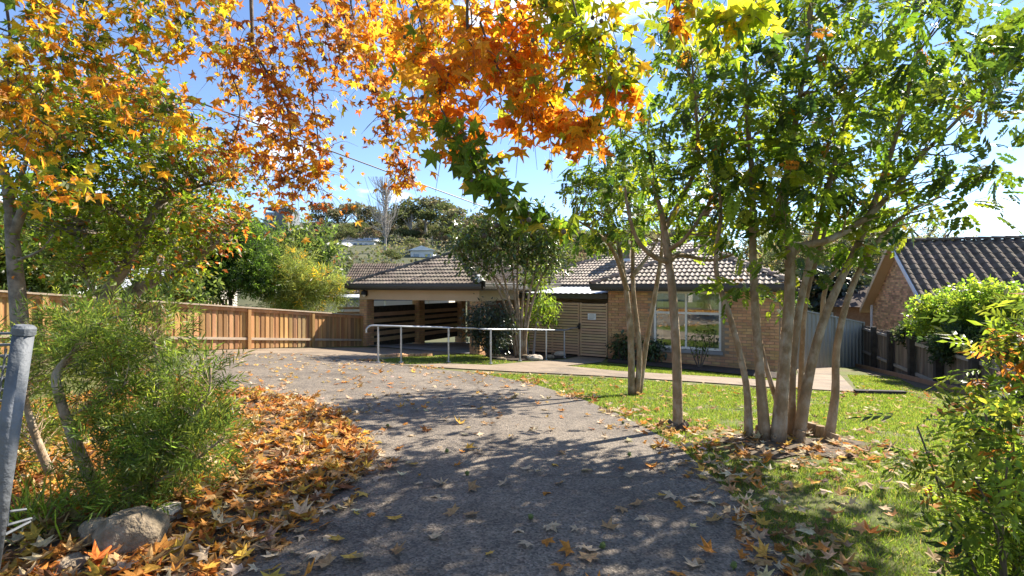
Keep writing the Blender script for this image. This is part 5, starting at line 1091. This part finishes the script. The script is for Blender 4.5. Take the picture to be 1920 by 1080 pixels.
# ================================================================== GRASS
from mathutils import noise as mnoise
def grass(name, label, poly, n, ymin, ymax, pal, h=.035, bare=False):
    Q = sample_poly(poly, n, ymin, ymax, .9)
    if bare:
        r = np.hypot(Q[:, 0] - B3.x + .05, (Q[:, 1] - B3.y + .2) * 1.2); f = np.array([mnoise.noise(Vector((x * 1.3, y * 1.3, 0))) + .5 * mnoise.noise(Vector((x * 4, y * 4, 3))) for x, y in Q])
        Q = Q[(r > .75 + f * .45) & ((f > -.42) | (RNG.random(len(Q)) < .25))]; n = len(Q)
    P = np.c_[Q, [gz(x, y) for x, y in Q]]; d = np.hypot(Q[:, 0], Q[:, 1])
    T = (np.array([(-.5, 0, 0), (.5, 0, 0), (.05, 1, .25)]), np.array([[0, 1, 2]]))
    A = unit(np.c_[RNG.normal(size=(n, 2)) * .6, np.ones(n)]); N = unit(RNG.normal(size=(n, 3)) * np.array([1, 1, .2])); A = unit(A); X = unit(np.cross(A, N)); Z = np.cross(X, A)
    H = h * (0.6 + .8 * RNG.random(n)); Wd = np.maximum(.0035, d * .0011); V = T[0]
    W = P[:, None] + V[None, :, 0:1] * (X * Wd[:, None])[:, None] + V[None, :, 1:2] * (A * H[:, None])[:, None] + V[None, :, 2:3] * (Z * H[:, None])[:, None]
    C = tint(n, pal, .22)
    o = link(bpy.data.objects.new(name, mesh_np(name, W.reshape(-1, 3), [np.arange(3 * n).reshape(-1, 3)], 'leaf', False, np.repeat(C, 3, axis=0)))); tag(o, label, 'grass', kind='stuff')
GR = [((0.11, 0.17, 0.025), 4), ((0.155, 0.215, 0.03), 4), ((0.075, 0.115, 0.02), 2), ((0.26, 0.22, 0.08), 1.2)]
grass('lawn_grass', 'short bright green lawn grass beside the driveway', lawn_poly, 190000, 1.6, 14, GR, bare=True)
grass('strip_grass', 'narrow strip of lawn between footpath and house bed', strip_poly, 14000, 9, 18, GR)
grass('patch_grass', 'small patch of grass behind the handrail', patch_poly, 9000, 9, 20, GR)
grass('bed_weeds', 'sparse green weeds among the fallen leaves', litter_poly, 2600, 2.0, 9, GR, .06)
q2 = sample_poly(drive_poly, 420, 5.0, 15, .0)
litter('driveway_leaves', 'small scattered tan and orange leaves over the far asphalt', q2, .022, .25, DRY, .13)
q2 = np.array(drive_left + drive_right); q2 = q2[RNG.integers(len(q2), size=700)] + RNG.normal(size=(700, 2)) * .16

litter('edge_leaves', 'ragged fringe of leaves along both edges of the asphalt', q2, .025, .35, DRY, .13)
drape('tree_mulch', [(B3.x - .05 + math.cos(t) * (.66 + .18 * math.sin(3 * t + 1) + .1 * math.sin(7 * t)), B3.y - .2 + math.sin(t) * (.48 + .12 * math.sin(5 * t))) for t in np.linspace(0, 6.2, 44)], .012, 'soil', .2)
# ================================================================== ROCKS, GATE, WIRES
from mathutils import noise as mnoise
import bmesh
def rock(name, label, px, py, w, h, mat, seed, dpt=.8, group=None):
    g = G(px, py); r = w / 2 * g.y / F; hh = h / 2 * g.y / F; bm_ = bmesh.new(); bmesh.ops.create_icosphere(bm_, subdivisions=4, radius=1)
    off = Vector((seed * 3.7, seed * 1.3, 0))
    for v in bm_.verts:
        d = v.co.normalized(); f = 1 + .30 * mnoise.noise(d * 1.1 + off) + .10 * mnoise.noise(d * 2.6 + off) + .03 * mnoise.noise(d * 8 + off)
        q = d * f; q.z = max(-.6, min(q.z, .82 + .12 * q.x)); v.co = Vector((q.x * r, q.y * r * dpt, q.z * hh * 1.15)) + g + ZU * hh * .55
    me = bpy.data.meshes.new(name); bm_.to_mesh(me); bm_.free(); me.materials.append(MATS[mat]); me.polygons.foreach_set('use_smooth', [True] * len(me.polygons)); tag(link(bpy.data.objects.new(name, me)), label, 'rock', group)
rock('rock', 'large rounded grey-brown boulder among fallen leaves', 245, 1030, 118, 92, 'rock', 1)
rock('rock', 'small pale stone behind the large boulder', 312, 975, 62, 36, 'rock_pale', 2)
rock('rock', 'dark low stone tucked against the large boulder', 178, 1018, 60, 56, 'rock', 3)
rock('rock', 'flat stone half buried in leaves by wire gate', 140, 1062, 70, 24, 'rock', 4)
for i, (px, py, w, h, l) in enumerate(((985, 674, 15, 12, 'rounded grey rock beside the handrail bed'), (1003, 676, 30, 14, 'broad pale flat rock edging the handrail bed'), (1030, 674, 18, 12, 'brown rock between two handrail posts'), (1050, 668, 22, 12, 'pale rock below the handrail end near gate'), (1072, 667, 26, 16, 'dark mossy rock next to the slat gate'), (940, 676, 20, 8, 'small tan rock at the camellia end of bed'))): rock('rock', l, px, py, w, h, 'rock_pale' if i in (1, 3) else 'rock', 10 + i)
for k in range(9):
    a, b = G(712 + 11 * k, 671 - .3 * k), G(721.5 + 11 * k, 670.7 - .3 * k); mb = MB(); mb.box(a - ZU * .03, b - a, Vector((0, .22, 0)), ZU * (.10 + .02 * RNG.random())); tag(mb.build('edging_brick', 'brick'), 'old brick laid as edging between carport apron and grass', 'brick', 'edging bricks')
wg = thing('wire_gate', 'galvanised pipe gate end with woven wire mesh beside shrub', 'gate', G(20, 1070))
Yg = 1.0; tpp, btm = at(44, 626, Yg), at(-22, 1075, Yg); dgo = Vector((-1, -.25, 0)).normalized()
mb = MB(); mb.tube([btm, tpp], .0165, 16); stile = mb.build('stile', 'galv_dull', wg, True)
mb = MB(); ax = (tpp - btm).normalized(); mb.tube([tpp - ax * .001, tpp + ax * .012, tpp + ax * .017], [.0185, .0185, .014], 16); mb.build('end_cap', 'galv_dull', stile)
mb = MB()
for k in range(12): mb.tube([btm + dgo * (.022 * (k + 1)) + Vector((0, .02, -.02)), tpp + dgo * (.022 * (k + 1)) + Vector((0, .02, -.03))], .002, 5)
for k in range(22):
    a = tpp.lerp(btm, k / 21); mb.tube([a + Vector((0, .022, 0)), a + dgo * .5 + Vector((0, .022, 0))], .0028, 5)
e = at(12, 985, Yg + .06); mb.tube([at(30, 760, Yg + .08), at(12, 860, Yg + .08), at(5, 1005, Yg + .06)], .003, 5); mb.tube([at(38, 760, Yg + .08), at(20, 900, Yg + .07), e], .003, 5); mb.tube([e, at(58, 972, Yg + .2)], .003, 5); mb.tube([at(8, 1003, Yg + .06), at(56, 978, Yg + .2)], .003, 5); mb.tube([at(10, 960, Yg + .06), at(48, 955, Yg + .2)], .003, 5)
mb.build('wire_mesh', 'galv_dull', wg)
def wire(name, label, a, b, r, sag):
    pts = [a.lerp(b, t) - ZU * sag * 4 * t * (1 - t) for t in np.linspace(0, 1, 24)]; mb = MB(); mb.tube(pts, r, 6, False); tag(mb.build(name, 'black'), label, 'cable')
wire('power_cable', 'thick black service cable running down to the house roof', at(-260, -44, 9), at(1112, 461, 24.6), .021, .05)
wire('power_cable', 'thin cable crossing the sky above the far hill', at(380, 332, 30), at(640, 432, 70), .022, .1)
pp = at(-260, -44, 9); mb = MB(); mb.tube([Vector((pp.x, pp.y, gz(pp.x, pp.y) - .2)), pp + ZU * .4], [.13, .10], 12); tag(mb.build('power_pole', 'bark_pale'), 'bare timber pole carrying the service cable beside the timber fence', 'pole')

# ================================================================== FAR HILLSIDE
def unit_tree(seed, pal, kind):
    r = np.random.default_rng(seed); mb = MB(); Cn = []
    mb.tube(*smooth_path([(0, 0, -.1), (.02, 0, .3), (0, .02, .6)], [.03, .022, .012], 3), 6, False)
    for k in range(8):
        a = r.random() * 6.28; h = r.uniform(.45, .8); c = np.array([math.cos(a) * r.uniform(.1, .34), math.sin(a) * r.uniform(.1, .34), h]); Cn.append(c); mb.tube(*smooth_path([(0, 0, .25 + .3 * r.random()), c * np.array([.5, .5, .85]), c], [.012, .008, .004], 2), 4, False)
    Cn.append(np.array([0, 0, .85])); tr = mb.mesh('trunk', 'bark_pale')
    P = np.concatenate([c + unit(r.normal(size=(150, 3))) * r.random((150, 1)) ** .4 * np.array([.17, .17, .12]) for c in Cn]); n = len(P)
    V, Fq = place(rhomb(.35), P, r.normal(size=(n, 3)), r.normal(size=(n, 3)) + [0, 0, .6], np.full(n, .05) * (1 + .3 * r.random(n)))
    return tr, mesh_np('crown', V, [Fq], 'leaf_far', False, np.repeat(tint(n, pal, .25), 4, axis=0))
GUM_HAZED = [((0.19, 0.195, 0.12), 4), ((0.25, 0.25, 0.165), 3), ((0.13, 0.14, 0.085), 2), ((0.30, 0.25, 0.185), 1)]  # distance haze put into the three hillside palettes: paler, less saturated leaves
DKG_HAZED = [((0.13, 0.155, 0.07), 4), ((0.185, 0.205, 0.09), 3), ((0.09, 0.11, 0.05), 2)]
BRN_HAZED = [((0.30, 0.235, 0.17), 4), ((0.24, 0.19, 0.135), 3), ((0.18, 0.17, 0.10), 2)]
VAR = [unit_tree(1, GUM_HAZED, 0), unit_tree(2, DKG_HAZED, 0), unit_tree(3, BRN_HAZED, 0), unit_tree(4, GUM_HAZED, 0), unit_tree(5, DKG_HAZED, 0)]
LAB = [('grey-green gum tree on the far hillside', 'gum trees on the hillside'), ('dark green rounded tree on the far hillside', 'dark trees on the hillside'), ('brown half-bare tree on the far hillside', 'brown trees on the hillside'), ('grey-green gum tree on the far hillside', 'gum trees on the hillside'), ('dark green rounded tree on the far hillside', 'dark trees on the hillside')]
HB = [(764, 818, 456, 494, 72), (634, 708, 438, 470, 92), (600, 646, 448, 476, 86), (490, 548, 384, 442, 119), (548, 576, 424, 448, 112)]   # pixel boxes of far buildings, kept free of trees in front
def hides(px, py, Y, r, h=0):
    return any(Y < b[4] and b[0] - r < px < b[1] + r and py - h < b[3] and py > b[2] for b in HB)
def far_tree(px, Y, h, k, wide=1.0, lab=None, grp=None):
    x = (px - 960) / F * Y; py = HZ - (gz(x, Y) - EYE) / Y * F
    if hides(px, max(py, 440) if py - h * F / Y < 480 else py, Y, h * wide * .4 * F / Y, h * F / Y): return
    tr, cw_ = VAR[k]; root = bpy.data.objects.new('hillside_tree', None); root.location = (x, Y, gz(x, Y)); root.rotation_euler = (0, 0, RNG.random() * 6.28); root.scale = (h * wide, h * wide, h); COL.objects.link(root)
    tag(root, lab or LAB[k][0], 'tree', grp or LAB[k][1])
    for nm, me in (('trunk', tr), ('crown', cw_)):
        o = bpy.data.objects.new(nm, me); COL.objects.link(o); o.parent = root
for px, Y, h, k, w in ((585, 112, 11.5, 0, 1.5), (612, 118, 10, 0, 1.3), (560, 105, 7, 1, 1.3), (648, 125, 9.5, 3, 1.2), (672, 120, 10, 3, 1.3), (695, 118, 9, 0, 1.2), (770, 100, 11, 4, 1.3), (800, 104, 11.5, 3, 1.4), (830, 98, 10, 1, 1.3), (745, 108, 8, 2, 1.2), (715, 90, 6, 2, 1.2), (470, 118, 8, 3, 1.4), (440, 112, 9, 0, 1.4), (520, 98, 5.5, 1, .9), (860, 92, 9, 0, 1.3), (900, 88, 8, 2, 1.3), (560, 82, 6, 1, 1.5), (530, 76, 6, 4, 1.4), (595, 80, 5.5, 3, 1.4)): far_tree(px, Y, h * .8, k, w * 1.05)
for i in range(60): far_tree(RNG.uniform(420, 1120), RNG.uniform(48, 125), RNG.uniform(2.2, 4.0), int(RNG.choice(5, p=[.2, .25, .2, .15, .2])), RNG.uniform(1.2, 1.7))
for i in range(190):
    Yr = RNG.uniform(45, 118); far_tree(RNG.uniform(440, 1100), Yr, Yr * RNG.uniform(.022, .036), int(RNG.choice(5, p=[.2, .3, .12, .13, .25])), RNG.uniform(1.4, 2.0))
for i in range(40): far_tree(RNG.uniform(-700, 420), RNG.uniform(48, 130), RNG.uniform(5, 10), int(RNG.integers(5)), RNG.uniform(1.1, 1.5))
for i in range(34): far_tree(RNG.uniform(1120, 2500), RNG.uniform(55, 120), RNG.uniform(6, 10), int(RNG.integers(5)), RNG.uniform(1.2, 1.5))
n = 2400; sx = RNG.uniform(-1.3, 1.2, n); sy = RNG.uniform(45, 175, n); cs = np.array([(a * b, b, gz(a * b, b) + .4) for a, b in zip(sx, sy) if not hides(a * F + 960, HZ - (gz(a * b, b) - EYE) / b * F - 4, b, 3, 5)]); n = len(cs)
P = np.repeat(cs, 34, axis=0) + unit(RNG.normal(size=(n * 34, 3))) * RNG.random((n * 34, 1)) ** .4 * np.array([2.0, 2.0, 1.7]); m = len(P)
o = leaf_mesh('hillside_undergrowth', rhomb(.4), P, RNG.normal(size=(m, 3)), RNG.normal(size=(m, 3)) + [0, 0, .6], np.full(m, .42), np.repeat(tint(n, GUM_HAZED + BRN_HAZED[:1] + DKG_HAZED + DKG_HAZED, .2), 34, axis=0), 'leaf_far'); tag(o, 'grey-green and brown undergrowth covering the far hillside', 'undergrowth', kind='stuff')
for x, y, k in ((-16, -9, 1), (-11, -13, 4), (-22, -3, 1), (-4, -16, 1), (6, -14, 4)):
    root = bpy.data.objects.new('street_tree', None); root.location = (x, y, gz(x, y)); root.scale = (8, 8, 7); COL.objects.link(root); tag(root, 'dark leafy street tree mirrored in the house window', 'tree', 'street trees')
    for nm, me in (('trunk', VAR[k][0]), ('crown', VAR[k][1])):
        o = bpy.data.objects.new(nm, me); COL.objects.link(o); o.parent = root
# bare poplar
Yp = 78; root = thing('bare_poplar', 'tall narrow leafless poplar on the far hillside', 'tree', at(722, 452, Yp)); mb = MB(); mb.tube(*px_stem([(722, 470, Yp), (724, 420, Yp), (725, 335, Yp)], 5, 1), 6)
for k in range(150):
    y0 = RNG.uniform(352, 450); s = RNG.normal() * 11; w = RNG.normal() * .9; mb.tube(*px_stem([(723, y0, Yp), (723 + s, y0 - 14, Yp + w), (723 + s * 1.5, max(331, y0 - RNG.uniform(30, 60)), Yp + w * 1.5)], 1.5, .6, 2), 3, False)
mb.build('branches', 'bark_pale', root)
def palm(px, py, ptop, Y, nf, ln, lab):
    g = at(px, py, Y); root = thing('palm_tree', lab, 'palm', g); t = at(px + 1, ptop, Y); mb = MB(); mb.tube([g - ZU * 2, g.lerp(t, .5), t], [.28, .2, .18], 7); mb.build('trunk', 'bark_dark', root); mb = MB()
    for k in range(nf):
        a = k * 2.4; e = RNG.uniform(-.3, .9); d = Vector((math.cos(a), math.sin(a), 0)); P = [t + d * ln * s * math.cos(e * .6) + ZU * ln * (e * s - 1.0 * s * s) for s in np.linspace(0, 1, 7)]; sd = d.cross(ZU) * ln * .14
        for i in range(6): mb.add([P[i] + sd, P[i] - ZU * .05, P[i + 1], P[i + 1] + sd * .8 - ZU * .12], [(0, 1, 2, 3)]); mb.add([P[i] - sd, P[i] - ZU * .05, P[i + 1], P[i + 1] - sd * .8 - ZU * .12], [(3, 2, 1, 0)])
    o = mb.build('crown', 'leaf_far', root); c = o.data.color_attributes.new('Col', 'FLOAT_COLOR', 'POINT'); c.data.foreach_set('color', np.tile([.07, .085, .04, 1], len(o.data.vertices)).astype(np.float32))
palm(545, 434, 390, 116, 22, 1.6, 'tall thin palm beside the grey block on the hill'); palm(608, 450, 437, 84, 18, 2.0, 'short spreading palm among the hillside trees')
def far_house(name, lab, px0, px1, ptop, pbot, proof, Y, dpt, wmat, rmat, win, gable=False):
    a, b = at(px0, pbot, Y), at(px1, pbot, Y); h = at(px0, ptop, Y).z - a.z; rz = at(px0, proof, Y).z - a.z; root = thing(name, lab, 'house', (a + b) / 2); w = b - a; dv = Vector((0, dpt, 0))
    mb = MB(); mb.box(a - ZU * 3, w, dv, ZU * (h + 3)); wl_ = mb.build('wall', wmat, root); mb = MB(); o_ = .4
    A, B = a + Vector((-o_, -o_, h + .02)), b + Vector((o_, -o_, h + .02)); Cc, Dd = B + dv + Vector((0, 2 * o_, 0)), A + dv + Vector((0, 2 * o_, 0)); rise = ZU * (rz - h)
    if gable: mb.add([A, B, Cc, Dd, (A + B) / 2 + rise, (Cc + Dd) / 2 + rise], [(0, 1, 4), (1, 2, 5, 4), (2, 3, 5), (3, 0, 4, 5), (3, 2, 1, 0)])
    else: mb.add([A, B, Cc, Dd, (A + Dd) / 2 + rise + w * .1, (B + Cc) / 2 + rise - w * .1], [(0, 1, 5, 4), (1, 2, 5), (2, 3, 4, 5), (3, 0, 4), (3, 2, 1, 0)])
    mb.build('roof', rmat, root)
    for k in range(win):
        u = (k + .5) / win; c = a + w * u + Vector((0, -.03, h * .35)); ww = w.length / win * .28; mb = MB(); mb.box(c - Vector((ww, 0, 0)), Vector((2 * ww, 0, 0)), Vector((0, .02, 0)), ZU * h * .42); f = mb.build('window', 'white_paint', root)
        mb = MB(); mb.box(c + Vector((-ww * .85, -.02, h * .03)), Vector((1.7 * ww, 0, 0)), Vector((0, .015, 0)), ZU * h * .36); mb.build('pane', 'blue_glass', f)
    return root
far_house('hillside_house', 'white gabled house on the lower hillside above dark tiled roof', 770, 812, 470, 492, 461, 72, 6, 'house_white', 'zinc', 2, True)
far_house('hillside_house', 'long white house with pale roof among hillside trees', 640, 702, 452, 468, 443, 92, 7, 'house_white', 'zinc', 6)
far_house('hillside_house', 'low house with bright metal roof below the long white house', 604, 642, 460, 474, 452, 86, 7, 'house_cream', 'zinc', 3)
far_house('hillside_house', 'small cream house beside the thin palm on hill', 552, 572, 434, 446, 427, 112, 6, 'house_cream', 'tile_warm', 2)
far_house('hillside_house', 'pale house glimpsed between the maple trunks', 48, 92, 462, 500, 448, 42, 5, 'house_white', 'tile_dark', 3)
a = at(499, 440, 120); root = thing('grey_block', 'flat-roofed grey apartment block on top of the hill', 'building', a)
mb = MB(); mb.box(at(516, 442, 120) - ZU * 3, Vector((2.9, 0, 0)), Vector((0, 7, 0)), ZU * 9.3); mb.build('tower', 'cladding_grey', root)
mb = MB(); mb.box(at(496, 440, 121) - ZU * 3, Vector((2.45, 0, 0)), Vector((0, 6, 0)), ZU * 8.3); mb.build('wing', 'house_cream', root)
mb = MB(); mb.box(at(493, 391, 119.5), Vector((5.4, 0, 0)), Vector((0, 7, 0)), ZU * .35); mb.build('roof', 'cladding_grey', root)
for k in range(3):
    mb = MB(); mb.box(at(498, 433 - 14 * k, 120.9), Vector((2.0, 0, 0)), Vector((0, .05, 0)), ZU * .9); mb.build('window', 'blue_glass', root)
